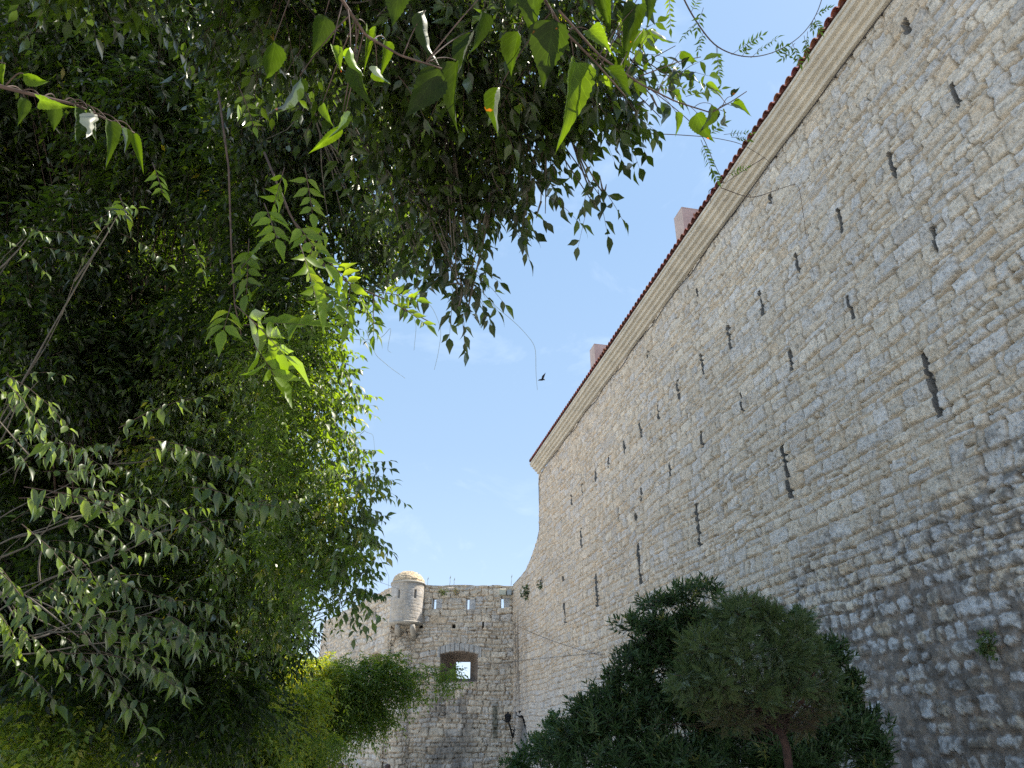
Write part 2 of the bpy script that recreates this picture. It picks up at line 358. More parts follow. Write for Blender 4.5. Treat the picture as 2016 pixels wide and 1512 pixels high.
# ------------------------------------------------------------------ rubble masonry as a real height field
PAL = np.array([1.22, 1.16, 1.08]) * np.array([[0.50, 0.465, 0.40], [0.53, 0.495, 0.435], [0.455, 0.46, 0.46], [0.485, 0.495, 0.505], [0.57, 0.54, 0.475], [0.50, 0.425, 0.325], [0.41, 0.40, 0.385]])
def masonry(s, z, seed, nosplit=None, hr=(0.15, 0.33), wr=(0.19, 0.56), joint=0.010, joint2=None, warp=1.0, rnd=0.024, edge=0.016, palw=None):
    """returns height (m, mortar about -0.02, stones about 0), colour, stone mask"""
    rng = np.random.RandomState(seed)
    shp = s.shape; s = s.ravel(); z = z.ravel()
    zz = z + warp * (0.16 * (vn(s / 2.6, z / 2.2, seed) - 0.5) + 0.05 * (vn(s / 0.55, z / 0.6, seed + 1) - 0.5))
    z0, z1 = zz.min() - 1, zz.max() + 1
    zb = [z0]
    while zb[-1] < z1: zb.append(zb[-1] + rng.uniform(*hr))
    zb = np.array(zb)
    row = np.clip(np.searchsorted(zb, zz) - 1, 0, len(zb) - 2)
    cs = np.zeros_like(s); cz = 0.5 * (zb[row] + zb[row + 1]); hw = np.zeros_like(s); hh = 0.5 * (zb[row + 1] - zb[row]); cid = np.zeros(s.shape, np.int64)
    ss = s + 0.035 * (vn(s / 0.25, z / 0.12, seed + 2) - 0.5) * 2
    s0, s1 = ss.min() - 1, ss.max() + 1
    order = np.argsort(row, kind='stable'); rr = row[order]; cut = np.searchsorted(rr, np.arange(len(zb)))
    for k in range(len(zb) - 1):
        idx = order[cut[k]:cut[k + 1]]
        h = zb[k + 1] - zb[k]
        n = int((s1 - s0) / (wr[0])) + 3
        wd = rng.uniform(wr[0], wr[1], n) * (0.7 + 0.6 * h / hr[1]) * np.where(rng.rand(n) < 0.22, 0.5, 1.0)
        sb = s0 - rng.rand() * 0.6 + np.concatenate([[0], np.cumsum(wd)])
        if len(idx) == 0: continue
        c = np.clip(np.searchsorted(sb, ss[idx]) - 1, 0, n - 1)
        cs[idx] = 0.5 * (sb[c] + sb[c + 1]); hw[idx] = 0.5 * (sb[c + 1] - sb[c]); cid[idx] = c
    r0 = hash2(cid, row, seed + 5)
    # some cells hold two thin stones, one above the other
    lz = zz - cz; spl = (r0 < 0.20) & (hh > 0.075) & (True if nosplit is None else ~nosplit.ravel())
    off = (hash2(cid, row, seed + 6) - 0.5) * 0.7 * hh
    up = lz > off
    nlo, nhi = -hh, hh
    lo = np.where(spl & up, off, nlo); hi = np.where(spl & ~up, off, nhi)
    cz2 = cz + 0.5 * (lo + hi); hh2 = 0.5 * (hi - lo)
    sid = row * 2 + (spl & up)
    # wide cells split side by side
    ls = ss - cs; spw = (~spl) & (hw > 0.19) & (hash2(cid, sid, seed + 7) < 0.3)
    offs = (hash2(cid, sid, seed + 8) - 0.5) * 0.6 * hw; rt = ls > offs
    lo = np.where(spw & rt, offs, -hw); hi = np.where(spw & ~rt, offs, hw)
    cs2 = cs + 0.5 * (lo + hi); hw2 = 0.5 * (hi - lo); cid = cid * 2 + (spw & rt)
    H = lambda k: hash2(cid, sid, seed + k)
    rot = (H(11) - 0.5) * 0.16
    px = ss - cs2; pz = zz - cz2
    x = px * np.cos(rot) + pz * np.sin(rot); y = -px * np.sin(rot) + pz * np.cos(rot)
    j = joint if joint2 is None else joint2.ravel()
    j = j * (0.4 + 1.3 * H(12)); edge = edge if joint2 is None else edge + 0.03 * np.clip(joint2.ravel() - 0.012, 0, .03) / 0.03
    rc = np.minimum(rnd * (0.5 + 1.3 * H(13)), 0.8 * np.minimum(hw2, hh2)) if joint2 is None else np.minimum((rnd + 0.9 * joint2.ravel()) * (0.5 + 1.0 * H(13)), 0.9 * np.minimum(hw2, hh2))
    qx = np.abs(x) - (hw2 - j - rc); qy = np.abs(y) - (hh2 - j - rc)
    d = np.hypot(np.maximum(qx, 0), np.maximum(qy, 0)) + np.minimum(np.maximum(qx, qy), 0) - rc
    d = d + edge * (fbm(s / 0.07, z / 0.06, 2, seed + 9) - 0.5) * 2
    inside = sst(-d, -0.003, 0.011)
    rough = (fbm(s / 0.10, z / 0.08, 3, seed + 21) - 0.5)
    strat = (vn(s / 0.35, z / 0.03, seed + 22) - 0.5)
    hst = (H(14) - 0.5) * 0.036 + x * (H(15) - 0.5) * 0.16 + y * (H(16) - 0.5) * 0.30 + rough * 0.040 + strat * 0.010
    hst = hst + 0.010 * sst(-d, 0.0, 0.05)
    crk = np.abs(fbm(s / 0.11 + 3 * H(31), z / 0.07 + 5 * H(32), 3, seed + 33) - 0.5)      # ridged, chiselled faces
    hst = hst - 0.020 * sst(crk, 0.05, 0.0) + 0.012 * np.round(3 * fbm(s / 0.14, z / 0.06, 2, seed + 34)) / 3
    hole = sst(vn(s / 0.13, z / 0.09, seed + 30), 0.58, 0.88)
    hmo = -0.028 + (fbm(s / 0.05, z / 0.05, 2, seed + 23) - 0.5) * 0.016 - hole * 0.06 + 0.012 * (vn(s / 1.7, z / 1.7, seed + 24) - 0.5) * 2
    h = hmo * (1 - inside) + hst * inside
    pw = np.array([1.9, 1.5, 1.2, 1.0, 0.6, 0.30, 0.35]) if palw is None else np.array(palw, float)
    cum = np.cumsum(pw / pw.sum()); pi = np.searchsorted(cum, H(17) * 0.9999)
    cst = (0.72 * PAL[pi] + 0.28 * PAL.mean(0)) * (0.90 + 0.20 * H(18))[:, None]
    ochre = sst(fbm(s / 0.16, z / 0.13, 3, seed + 25), 0.55, 0.72)
    cst = mixc(cst, np.array([0.50, 0.43, 0.33]), ochre * 0.5)
    cst = mixc(cst, np.array([0.62, 0.60, 0.56]), sst(rough, 0.16, 0.34) * 0.45)
    lich = sst(fbm(s / 0.05, z / 0.05, 2, seed + 26), 0.66, 0.8) * 0.35
    cst = cst * (1 - lich)[:, None]
    cmo = np.array([0.48, 0.40, 0.30]) * (0.85 + 0.35 * vn(s / 0.4, z / 0.4, seed + 27))[:, None]
    return h.reshape(shp), cst.reshape(*shp, 3), cmo.reshape(*shp, 3), inside.reshape(shp), H(19).reshape(shp)

def gridfaces(n, m, keep=None):
    i = np.arange(n - 1)[:, None] * m; j = np.arange(m - 1)[None]
    q = np.stack([i + j, i + m + j, i + m + j + 1, i + j + 1], -1)
    if keep is not None: q = q[keep]
    return q.reshape(-1, 4)

# ------------------------------------------------------------------ the long building on the right
ZC = 11.32 + 1.6                 # underside of the cornice
S0, S1, SEND = 2.5, 3.87 * D, 4.577 * D
building = empty('fortress_building', tuple(W(18.0, D, 0.0)), 'long tall rubble stone building with cream stepped cornice and red tile eave', 'building')
# arrow slits read off the photograph: (u top, v top, u bottom, v bottom, half width m)
SL = [(1785, 38, 1786, 68, .085), (1517, 383, 1518, 402, .06), (1372, 568, 1373, 583, .06), (1276, 690, 1276, 705, .06),
      (1878, 163, 1890, 215, .05), (1752, 298, 1760, 350, .05), (1652, 408, 1657, 460, .05), (1568, 497, 1573, 540, .055), (1497, 573, 1502, 622, .06),
      (1434, 640, 1438, 688, .06), (1381, 697, 1384, 737, .06), (1334, 748, 1336, 785, .06), (1295, 792, 1297, 825, .065), (1260, 830, 1262, 860, .065),
      (1228, 866, 1229, 893, .065), (1198, 898, 1199, 922, .07), (1172, 925, 1173, 947, .07), (1146, 952, 1147, 974, .07), (1125, 975, 1126, 994, .07),
      (1833, 448, 1848, 493, .045), (1668, 585, 1682, 627, .045), (1553, 690, 1561, 730, .05), (1457, 775, 1462, 812, .05), (1381, 850, 1385, 882, .055), (1318, 910, 1321, 938, .055), (1262, 962, 1264, 986, .06), (1218, 1000, 1219, 1022, .06),
      (1817, 692, 1849, 820, .075), (1540, 878, 1557, 980, .085), (1371, 993, 1377, 1075, .09), (1257, 1070, 1260, 1150, .10), (1173, 1130, 1176, 1196, .10), (1111, 1188, 1112, 1230, .10), (1144, 1040, 1145, 1078, .08),
      (1250, 1012, 1252, 1026, .10), (1108, 1135, 1108, 1146, .10), (1065, 1140, 1065, 1150, .10)]
slits = []
for (a, b, c, d_, hwid) in SL:
    s_a, z_a = onwall(a, b); s_b, z_b = onwall(c, d_)
    slits.append((0.5 * (s_a + s_b), z_b, z_a, hwid * float(np.interp(0.5 * (s_a + s_b), [8, 14, 26], [0.66, 0.78, 1.0]))))
sg = [S0]
while sg[-1] < SEND:
    x_ = sg[-1]; sg.append(x_ + np.interp(x_, [2, 9, 16, 37], [0.016, 0.017, 0.028, 0.045]))
sg = np.array(sg); sg = S0 + (sg - S0) * (SEND - S0) / (sg[-1] - S0)
ed = np.array([c_ + k * (h_ + d_) for (c_, _a, _b, h_) in slits for k in (-1, 1) for d_ in (-.004, .004)])   # columns on both sides of every slit edge
sg = sg[np.min(np.abs(sg[:, None] - ed[None]), axis=1) > .006]; sg = np.sort(np.concatenate([sg, ed]))
zg = np.arange(-0.2, ZC + 0.02, 0.020)
SS, ZZ = np.meshgrid(sg, zg, indexing='ij')
zone2 = sst(ZZ + 1.1 * (fbm(SS / 1.6, ZZ / 1.2, 2, 77) - 0.5), 4.1, 3.3) * sst(SS, 14.5, 11.0)
mott = sst(ZZ + 1.7 * (fbm(SS / 1.3, ZZ / 1.0, 3, 78) - 0.5) + 0.10 * (SS - 8), 5.3, 4.2) * sst(SS, 19.0, 12.0)
jn = 0.009 + 0.024 * zone2
hgt, cst, cmo, ins, hid = masonry(SS, ZZ + 0.0 * SS, 5, nosplit=zone2 > 0.3, joint2=jn, edge=0.015)
ins0 = ins * np.where((zone2 > .5) & (hid < 0.16), 0.25, 1.0); hgt = np.where((zone2 > .5) & (hid < 0.16), -0.015 + .2 * hgt, hgt); ins = ins0
hgt = hgt * (1 - .40 * zone2)
whit = (hid > 0.55)
cst = np.where((zone2 > 0.5)[..., None], np.where(whit[..., None], np.array([0.55, 0.54, 0.52]), cst * 0.85), cst)
cmo = mixc(cmo, np.array([0.26, 0.21, 0.165]), np.clip(zone2 + 0.35 * mott, 0, 1))
colr = mixc(cmo, cst, ins)
dk = sst(fbm(SS / 0.13, ZZ / 0.11, 5, 90), 0.40, 0.62) * mott * np.where(zone2 > 0.5, 0.72, 0.80)
colr = mixc(colr, np.array([0.150, 0.138, 0.125]), dk)
lt = sst(fbm(SS / 0.09, ZZ / 0.08, 4, 91), 0.54, 0.68) * mott * (0.25 + .75 * ins)
colr = mixc(colr, np.array([0.60, 0.60, 0.60]), lt * 0.7)
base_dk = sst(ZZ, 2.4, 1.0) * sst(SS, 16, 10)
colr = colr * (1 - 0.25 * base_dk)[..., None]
# large weather tones and the streaks beside the far corner
tone = 0.90 + 0.2 * fbm(SS / 3.0, ZZ / 2.4, 3, 92)
colr = colr * tone[..., None]
stk = sst(fbm(SS / 0.16, ZZ / 2.8, 3, 93), 0.50, 0.66) * sst(SS, 33.0, 35.0) * sst(np.abs(ZZ - 5.2), 3.0, 1.6)
colr = mixc(colr, np.array([0.12, 0.11, 0.10]), stk * 0.7)
warm = sst(SS, 12, 26)
colr = mixc(colr, colr * np.array([1.05, 0.985, 0.93]), warm)
lowl = sst(SS, 16, 22) * sst(ZZ, 4.6, 3.0)
colr = mixc(colr, np.array([0.55, 0.54, 0.53]), lowl * 0.35)
# pale stone patch and pipe left of it
n_ = D - hgt
for (sc_, zb_, zt_, hw_) in slits:
    jit = 0.02 * (vn(SS / 0.2, ZZ / 0.13, 55) - 0.5) * 2
    m_ = (np.abs(SS - sc_) < hw_) & (ZZ > zb_ + jit) & (ZZ < zt_ + jit)
    n_ = np.where(m_, D + 0.50, n_); mc = m_.copy(); mc[1:] |= m_[:-1]; mc[:-1] |= m_[1:]; mc[:, 1:] |= m_[:, :-1]
    colr = np.where(mc[..., None], np.array([0.17, 0.16, 0.145]), colr)  # slit shade put into the vertex colour, spread a cell beyond the edge
# arched niche beside the far corner
na, nb, nt_ = 33.7, 36.25, 3.05
nc, nr = 0.5 * (na + nb), 0.5 * (nb - na)
arch = (np.abs(SS - nc) < nr) & (ZZ < nt_ - 1.5 + 1.5 * np.sqrt(np.clip(1 - ((SS - nc) / nr) ** 2, 0, 1)))
n_ = np.where(arch, D + 0.28, n_); colr = np.where(arch[..., None], np.array([0.25, 0.24, 0.23]) * (0.85 + 0.3 * vn(SS / 0.4, ZZ / 0.5, 56))[..., None], colr)
# outline of the far end: vertical edge, then sweeping down to the height of the far wall
ek = [onwall(u_, v_) for (u_, v_) in [(1062, 930), (1062, 1040), (1057, 1065), (1045, 1100), (1035, 1122), (1022, 1138), (1010, 1151)]]
es = np.array([a for a, b in ek]); ez = np.array([b for a, b in ek]); es[0] = es[1] - 0.02
ztop = np.where(SS < es[1], ZC, np.interp(SS, es, ez)) + 0.05 * (vn(SS / 0.35, ZZ * 0, 57) - 0.5)
keepv = ZZ <= ztop
keep = keepv[:-1, :-1] & keepv[1:, :-1] & keepv[1:, 1:] & keepv[:-1, 1:]
V = W(SS, n_, ZZ).reshape(-1, 3)
npmesh('wall', V, [gridfaces(*SS.shape, keep)], M_stone, building, True, col=colr.reshape(-1, 3))
del V, hgt, cst, cmo, ins, hid, dk, lt, tone, stk, n_, colr, arch, zone2, mott
for (sc_, zb_, zt_, hw_) in slits:
    b_ = MB(); b_.box(W(sc_, D + 0.47, 0.5 * (zb_ + zt_)), WS * (hw_ + 0.03), WN * 0.012, (0, 0, 0.5 * (zt_ - zb_) + 0.03))
    b_.build('arrow_slit', M_dark, building)  # dark panel closing the slit, interior shade put into its colour
# body of the building behind the face, kept clear of the slits
b_ = MB()
b_.box(W(0.5 * (S0 + S1) + 0.2, D + 3.4, 0.5 * ZC - 0.3), WS * (0.5 * (S1 - S0) - 0.25), WN * 2.75, (0, 0, 0.5 * ZC - 0.1))
b_.box(W(0.5 * (S1 + SEND), D + 1.1, 0.5 * (ez[-1] - .6)), WS * (0.5 * (SEND - S1) - 0.02), WN * 0.5, (0, 0, 0.5 * (ez[-1] - .6) - 0.02))
b_.box(W(S1 + 0.42, D + 3.0, 6), WS * 0.25, WN * 2.55, (0, 0, 3.6))
b_.build('core', M_lining, building)
# cap along the sweeping end
tt = np.linspace(0, 1, 60); cu = np.interp(tt, [0, 1], [es[0], SEND]); cap_s = np.linspace(S1 - .02, SEND + .02, 90); cap_z = np.interp(cap_s, es, ez)
cap_z[0] = ZC
n2 = np.linspace(D - 0.01, D + 1.6, 12)
CS, CN = np.meshgrid(cap_s, n2, indexing='ij'); CZ = np.repeat(cap_z[:, None], 12, 1) + 0.05 * (vn(CS / .3, CN / .3, 3) - .5)
npmesh('coping', W(CS, CN, CZ - 0.01).reshape(-1, 3), [gridfaces(90, 12)], M_stone, building, True, col=np.full((90 * 12, 3), 0.44))
# stepped cornice: overhang o, height z
pr = [(0.0, 0.0), (0.10, 0.0), (0.112, 0.015), (0.112, 0.088), (0.118, 0.100), (0.200, 0.104), (0.212, 0.118), (0.212, 0.190), (0.218, 0.202), (0.300, 0.206), (0.312, 0.220), (0.312, 0.292), (0.318, 0.304),
      (0.395, 0.308), (0.408, 0.322), (0.408, 0.395), (0.414, 0.405), (0.445, 0.41), (0.445, 0.47), (0.0, 0.475), (-0.3, 0.475)]
pr = np.array(pr)
cs_ = np.arange(S0, S1 + 0.12, 0.18); cs_[-1] = S1 + 0.03
wob = 0.010 * (vn(cs_ / 1.9, cs_ * 0 + 3, 8) - 0.5); blk = np.floor(cs_ / 1.25)
wz = 0.008 * (hash2(blk.astype(int), blk.astype(int) * 0, 9) - 0.5) + wob
PO = np.repeat(pr[None, :, 0], len(cs_), 0) + wz[:, None]; PZ = pr[None, :, 1] + wz[:, None] + ZC
CSg = np.repeat(cs_[:, None], len(pr), 1)
V = W(CSg, D - PO, PZ).reshape(-1, 3)
fc = gridfaces(len(cs_), len(pr))[:, ::-1]
endf = [np.array([[(len(cs_) - 1) * len(pr) + k for k in range(len(pr))]])]
npmesh('cornice', V, [fc] + endf, M_corn, building, False)
# barrel tiles of the roof
TS = 0.22; slope = R(17)
roof = MB(); tv = []; tq = []; tcl = []; nv = 0; rng = np.random.RandomState(3)
th = np.linspace(0, math.pi, 7)
for i in range(int((S1 + 0.1 - S0) / TS)):
    sc_ = S0 + (i + 0.5) * TS
    for j in range(9):
        a0 = j * 0.40; a1 = a0 + 0.46
        lift = 0.012 * rng.rand(); js = 0.012 * (rng.rand() - 0.5); cc = np.array([0.36, 0.12, 0.095]) * rng.uniform(0.6, 1.25) * np.array([1, rng.uniform(0.85, 1.35), rng.uniform(0.85, 1.2)])
        r0, r1 = 0.098, 0.078
        for (aa, rr_, e) in ((a0, r0, 0), (a1, r1, 1)):
            for shell in (0, 1):
                rad = rr_ - 0.014 * shell
                o_ = 0.50 - aa * math.cos(slope); z_ = ZC + 0.50 + aa * math.sin(slope) + lift * (1 - e)
                tv.append(W(sc_ + js + rad * np.cos(th), D - o_, z_ + rad * np.sin(th)))
        k = 7
        for q in range(6):
            tq += [(nv + q, nv + q + 1, nv + 2 * k + q + 1, nv + 2 * k + q), (nv + q, nv + k + q, nv + k + q + 1, nv + q + 1)]
        nv += 4 * k; tcl.append(np.repeat(cc[None], 4 * k, 0))
    # channel tile between the barrels
    V = []
    for (aa) in (0.03, 3.7):
        o_ = 0.50 - aa * math.cos(slope); z_ = ZC + 0.50 + aa * math.sin(slope) + 0.045
        V.append(W(sc_ + TS / 2 + 0.085 * np.cos(th), D - o_, z_ - 0.05 * np.sin(th)))
    tv += V
    for q in range(6): tq.append((nv + q, nv + q + 1, nv + 7 + q + 1, nv + 7 + q))
    nv += 14; tcl.append(np.repeat(np.array([[0.20, 0.085, 0.07]]), 14, 0))
roofo = npmesh('roof', np.concatenate(tv), [np.array(tq)], M_tile, building, False, col=np.concatenate(tcl))
b_ = MB()
rs = 0.5 * (S0 + S1)
b_.add(W(np.array([S0, S1, S1, S0]), np.array([D - .42, D - .42, D + 6, D + 6]), ZC + np.array([.48, .48, .48 + 1.9, .48 + 1.9])), [(0, 1, 2, 3)])
b_.build('roof_deck', M_gutter, roofo)
def chimney(sa, sb, na_, nb_, zt):
    c = MB(); zb_ = ZC + 0.3
    # near face with an arched vent: built as panels round the opening
    v0, v1, za, zb2 = na_ + 0.34, na_ + 0.50, zt - 0.62, zt - 0.28
    def pan(n0, n1, z0, z1): c.box(W(sa + 0.06, 0.5 * (n0 + n1), 0.5 * (z0 + z1)), WS * 0.06, WN * 0.5 * (n1 - n0), (0, 0, 0.5 * (z1 - z0)))
    pan(na_, v0, zb_, zt - .03); pan(v1, nb_, zb_, zt - .03); pan(v0, v1, zb_, za); pan(v0, v1, zb2 + 0.10, zt - .03)
    c.box(W(0.5 * (sa + 0.12 + sb), 0.5 * (na_ + nb_), 0.5 * (zb_ + zt) - .015), WS * 0.5 * (sb - sa - 0.12), WN * 0.5 * (nb_ - na_), (0, 0, 0.5 * (zt - zb_) - .015))
    c.box(W(0.5 * (sa + sb), 0.5 * (na_ + nb_), zt - 0.013), WS * (0.5 * (sb - sa) + .004), WN * (0.5 * (nb_ - na_) + .004), (0, 0, 0.013))
    o = c.build('chimney', M_chim, roofo)
    v = MB()
    a = np.linspace(0, math.pi, 9)
    # arched rim
    P = W(np.full(9, sa - 0.005), 0.5 * (v0 + v1) + 0.085 * np.cos(a), zb2 + 0.085 * np.sin(a)); v.tube(P, 0.016, 5)
    v.box(W(sa + 0.115, 0.5 * (v0 + v1), 0.5 * (za + zb2 + .1)), WS * 0.004, WN * 0.08, (0, 0, 0.22))
    return o
chimney(15.5, 16.05, 8.4, 9.35, 14.16 + 1.6)
chimney(23.7, 24.27, 8.4, 9.3, 14.15 + 1.6)

# ------------------------------------------------------------------ the far fortress wall with its turret
C0 = W(SEND, D, 0)                                 # corner with the long building
def ony(u, v, y):
    r = ray(u, v); t = y / r[..., 1]; p = EYE + r * t[..., None] if np.ndim(t) else EYE + r * t
    return p
YF = float(C0[1]); ZT = ony(900, 1152, YF)[2]
XT = float(ony(800, 1153, YF)[0])                  # turret axis
XL = float(ony(772, 1163, YF)[0])
farw = empty('fortress_wall', (XT, YF, 0), 'pale rubble fortress wall with embrasure and three narrow slits, closing the view at the far end', 'wall')
def plane_hit(u, v, p0, dirn):
    n = np.array([-dirn[1], dirn[0], 0]); r = ray(u, v); t = ((p0 - EYE) @ n) / (r @ n); return EYE + r * t
# face A: frontal piece between the corner and the turret
xa = np.arange(XL - 0.03, C0[0] + 0.12, 0.030); za_ = np.arange(-1.0, ZT + 0.03, 0.032)
XX, ZZ = np.meshgrid(xa, za_, indexing='ij')
def farcol(S_, Z_, seed, sc=1.0):
    h, cs_, cm, i_, hd = masonry(S_ / 1.35, Z_ / 1.35, seed, hr=(0.11, 0.27), wr=(0.14, 0.5), edge=0.018, warp=1.7)
    c = mixc(cm * np.array([0.98, 0.94, 0.92]), cs_ * np.array([1.0, 0.965, 0.93]), i_)
    return h * 1.5, c
h, c = farcol(XX, ZZ, 31)
# worn weathering: dark run-off below the embrasure, pale ashlar blocks
def ony1(u, v): p = ony(u, v, YF); return p[0], p[2]
wx0, wz1 = ony1(867, 1288); wx1, wz0 = ony1(940, 1342)
run = sst(np.abs(XX - 0.5 * (wx0 + wx1) + 0.3), 1.7, 0.5) * sst(ZZ, wz0 + 0.1, wz0 - 0.8)
run = run * sst(fbm(XX / 0.5, ZZ / 0.9, 4, 33), 0.34, 0.60)
c = mixc(c, np.array([0.13, 0.122, 0.115]), run * 0.65)
grn = sst(np.abs(XX - ony1(975, 1420)[0]), 0.22, 0.05) * sst(np.abs(ZZ - ony1(975, 1420)[1]), 0.95, 0.5)
c = mixc(c, np.array([0.10, 0.105, 0.075]), grn * 0.8)
c = c * (0.88 + 0.24 * fbm(XX / 2, ZZ / 1.6, 3, 34))[..., None]
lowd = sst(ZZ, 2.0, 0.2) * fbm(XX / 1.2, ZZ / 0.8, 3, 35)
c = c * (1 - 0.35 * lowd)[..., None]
dep = -h
# embrasure: a splayed funnel through the wall
TH = 1.5
bx0 = ony(898, 1303, YF + TH)[0]; bx1 = ony(926, 1303, YF + TH)[0]; bz1 = ony(910, 1303, YF + TH)[2]; bz0 = ony(910, 1336, YF + TH)[2]
archz = wz1 + 0.14 * (1 - ((XX - 0.5 * (wx0 + wx1)) / (0.5 * (wx1 - wx0))) ** 2)
f_ = np.minimum.reduce([(XX - wx0) / (bx0 - wx0), (wx1 - XX) / (wx1 - bx1), (archz - ZZ) / (archz - bz1 + 1e-3), (ZZ - wz0) / (bz0 - wz0 + 1e-3)])
win = f_ > 0
dep = np.where(win, np.clip(f_, 0, 1) * TH + 0.02 * (fbm(XX / .1, ZZ / .1, 2, 36) - .5), dep)
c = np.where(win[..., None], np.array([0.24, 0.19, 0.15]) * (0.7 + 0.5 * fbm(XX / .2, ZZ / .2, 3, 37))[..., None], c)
kill = f_ >= 1.0
# the ring of voussoirs over it
vous = (~win) & (ZZ > wz1 - 0.15) & (ZZ < archz + 0.36) & (XX > wx0 - 0.15) & (XX < wx1 + 0.15)
jv = np.abs(((XX - wx0) / 0.23) % 1 - 0.5) * 2
dep = np.where(vous, -0.035 + 0.05 * sst(jv, 0.86, 1.0) + 0.01 * vn(XX / .1, ZZ / .1, 38), dep)
c = np.where(vous[..., None], np.where((jv > 0.88)[..., None], np.array([0.2, 0.17, 0.14]), np.array([0.45, 0.43, 0.40]) * (0.85 + .3 * hash2(np.floor((XX - wx0) / .23 + .5).astype(int), np.zeros(XX.shape, int), 4))[..., None]), c)
for (u_, a_, b2_, w_, thr) in [(855.5, 1180, 1197, 1.0, 1), (921.8, 1180, 1198, 1.1, 1), (989.5, 1178, 1195, 1.3, 1), (893, 1228, 1237, 2.6, 0), (951, 1225, 1237, 1.6, 0), (829, 1228, 1236, 2.5, 0)]:
    x0, z1_ = ony1(u_ - w_, a_); x1, z0_ = ony1(u_ + w_, b2_)
    m_ = (XX > x0) & (XX < x1) & (ZZ > z0_) & (ZZ < z1_)
    pan = (XX > x0 - 0.10) & (XX < x1 + 0.32) & (ZZ > z0_ - 0.02) & (ZZ < z1_ + 0.02) & ~m_
    if thr:
        dep = np.where(pan, -0.01, dep); c = np.where(pan[..., None], np.array([0.46, 0.45, 0.435]), c)
        mm = (XX > x0 - .035) & (XX < x1 + .035) & (ZZ > z0_ - .035) & (ZZ < z1_ + .035); dep = np.where(mm, 0.30, dep); kill = kill | m_
    else: dep = np.where(m_, 0.5, dep); c = np.where(m_[..., None], 0.05, c)
ztopA = ZT + 0.05 * (vn(XX / 0.4, XX * 0, 41) - 0.5) + 0.03 * (hash2(np.floor(XX / 0.35).astype(int), np.zeros(XX.shape, int), 6) - .5)
kv = (~kill) & (ZZ <= ztopA)
keep = kv[:-1, :-1] & kv[1:, :-1] & kv[1:, 1:] & kv[:-1, 1:]
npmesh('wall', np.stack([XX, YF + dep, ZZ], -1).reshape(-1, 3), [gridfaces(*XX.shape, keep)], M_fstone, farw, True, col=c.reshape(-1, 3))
# back face and coping of that piece
b_ = MB()
def bk(x0, x1, z0, z1): b_.box(((x0 + x1) / 2, YF + TH + 0.06, (z0 + z1) / 2), ((x1 - x0) / 2, 0, 0), (0, 0.05, 0), (0, 0, (z1 - z0) / 2))
bk(XL, bx0, -1, ZT - 1.6); bk(bx1, C0[0], -1, ZT - 1.6); bk(bx0, bx1, -1, bz0); bk(bx0, bx1, bz1, ZT - 1.6)
b_.box(((XL + C0[0]) / 2, YF + 0.95, ZT - 1.65), ((C0[0] - XL) / 2, 0, 0), (0, 0.58, 0), (0, 0, 0.05))
b_.build('wall_back', M_lining, farw)
n2 = np.linspace(0, 0.42, 8); cx = np.arange(XL - .1, C0[0] + .1, 0.08)
CX, CN = np.meshgrid(cx, n2, indexing='ij')
npmesh('coping', np.stack([CX, YF + CN, ZT - 0.01 + 0.06 * (vn(CX / .35, CN / .4, 12) - .5)], -1).reshape(-1, 3), [gridfaces(len(cx), 8)], M_fstone, farw, True, col=np.full((CX.size, 3), 0.46))
# face B: the piece that recedes to the left behind the vine
PB0 = np.array([XL + 0.05, YF, 0.0]); r_ = ray(637, 1223); tB = (ZT - EYE[2]) / r_[2]; PB1 = EYE + r_ * tB; PB1[2] = 0
dB = PB1 - PB0; LB = np.linalg.norm(dB); dB /= LB; nB = np.array([-dB[1], dB[0], 0])
if nB @ (EYE - PB0) < 0: nB = -nB
sb_ = np.arange(-0.08, LB + 0.05, 0.05); zb2_ = np.arange(-1.0, ZT + 0.03, 0.045)
SB, ZB = np.meshgrid(sb_, zb2_, indexing='ij')
h, c = farcol(SB * 1.0, ZB, 47)
c = c * (0.86 + 0.26 * fbm(SB / 2, ZB / 1.6, 3, 48))[..., None]
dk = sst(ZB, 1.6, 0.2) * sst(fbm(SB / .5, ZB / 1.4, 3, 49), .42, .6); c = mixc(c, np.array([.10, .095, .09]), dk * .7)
batter = 0.05 * np.clip(ZT - 1.0 - ZB, 0, 9) * sst(SB, 0.0, 2.5)
off = h + batter
for (u_, v_, w_, hh_, dpt) in [(738, 1208, 0.28, 0.30, 0.25), (740, 1303, 0.95, 0.55, 0.5), (645, 1300, 0.8, 0.5, 0.12), (690, 1440, .1, .1, .3)]:
    p_ = plane_hit(u_, v_, PB0, dB); ps = (p_ - PB0) @ dB; pz = p_[2]
    if hh_ > 0.4: m_ = (((SB - ps) / w_) ** 2 + ((ZB - pz + 0.1) / hh_) ** 2 < 1) & (ZB > pz - 0.35)
    else: m_ = (np.abs(SB - ps) < w_) & (np.abs(ZB - pz) < hh_)
    off = np.where(m_, off - dpt, off); c = np.where(m_[..., None], np.array([.20, .15, .11]) if dpt > .4 else np.array([.27, .26, .25]), c)
endj = 0.10 * (hash2(np.floor(ZB / 0.3).astype(int), np.zeros(ZB.shape, int), 14))
kv = (ZB <= ZT + 0.05 * (vn(SB / 0.5, SB * 0, 43) - .5)) & (SB < LB - endj + 0.035 * (ZT - ZB))
keep = kv[:-1, :-1] & kv[1:, :-1] & kv[1:, 1:] & kv[:-1, 1:]
npmesh('receding_wall', (PB0 + SB[..., None] * dB + off[..., None] * nB + ZB[..., None] * np.array([0, 0, 1.0])).reshape(-1, 3), [gridfaces(*SB.shape, keep)], M_fstone, farw, True, col=c.reshape(-1, 3))
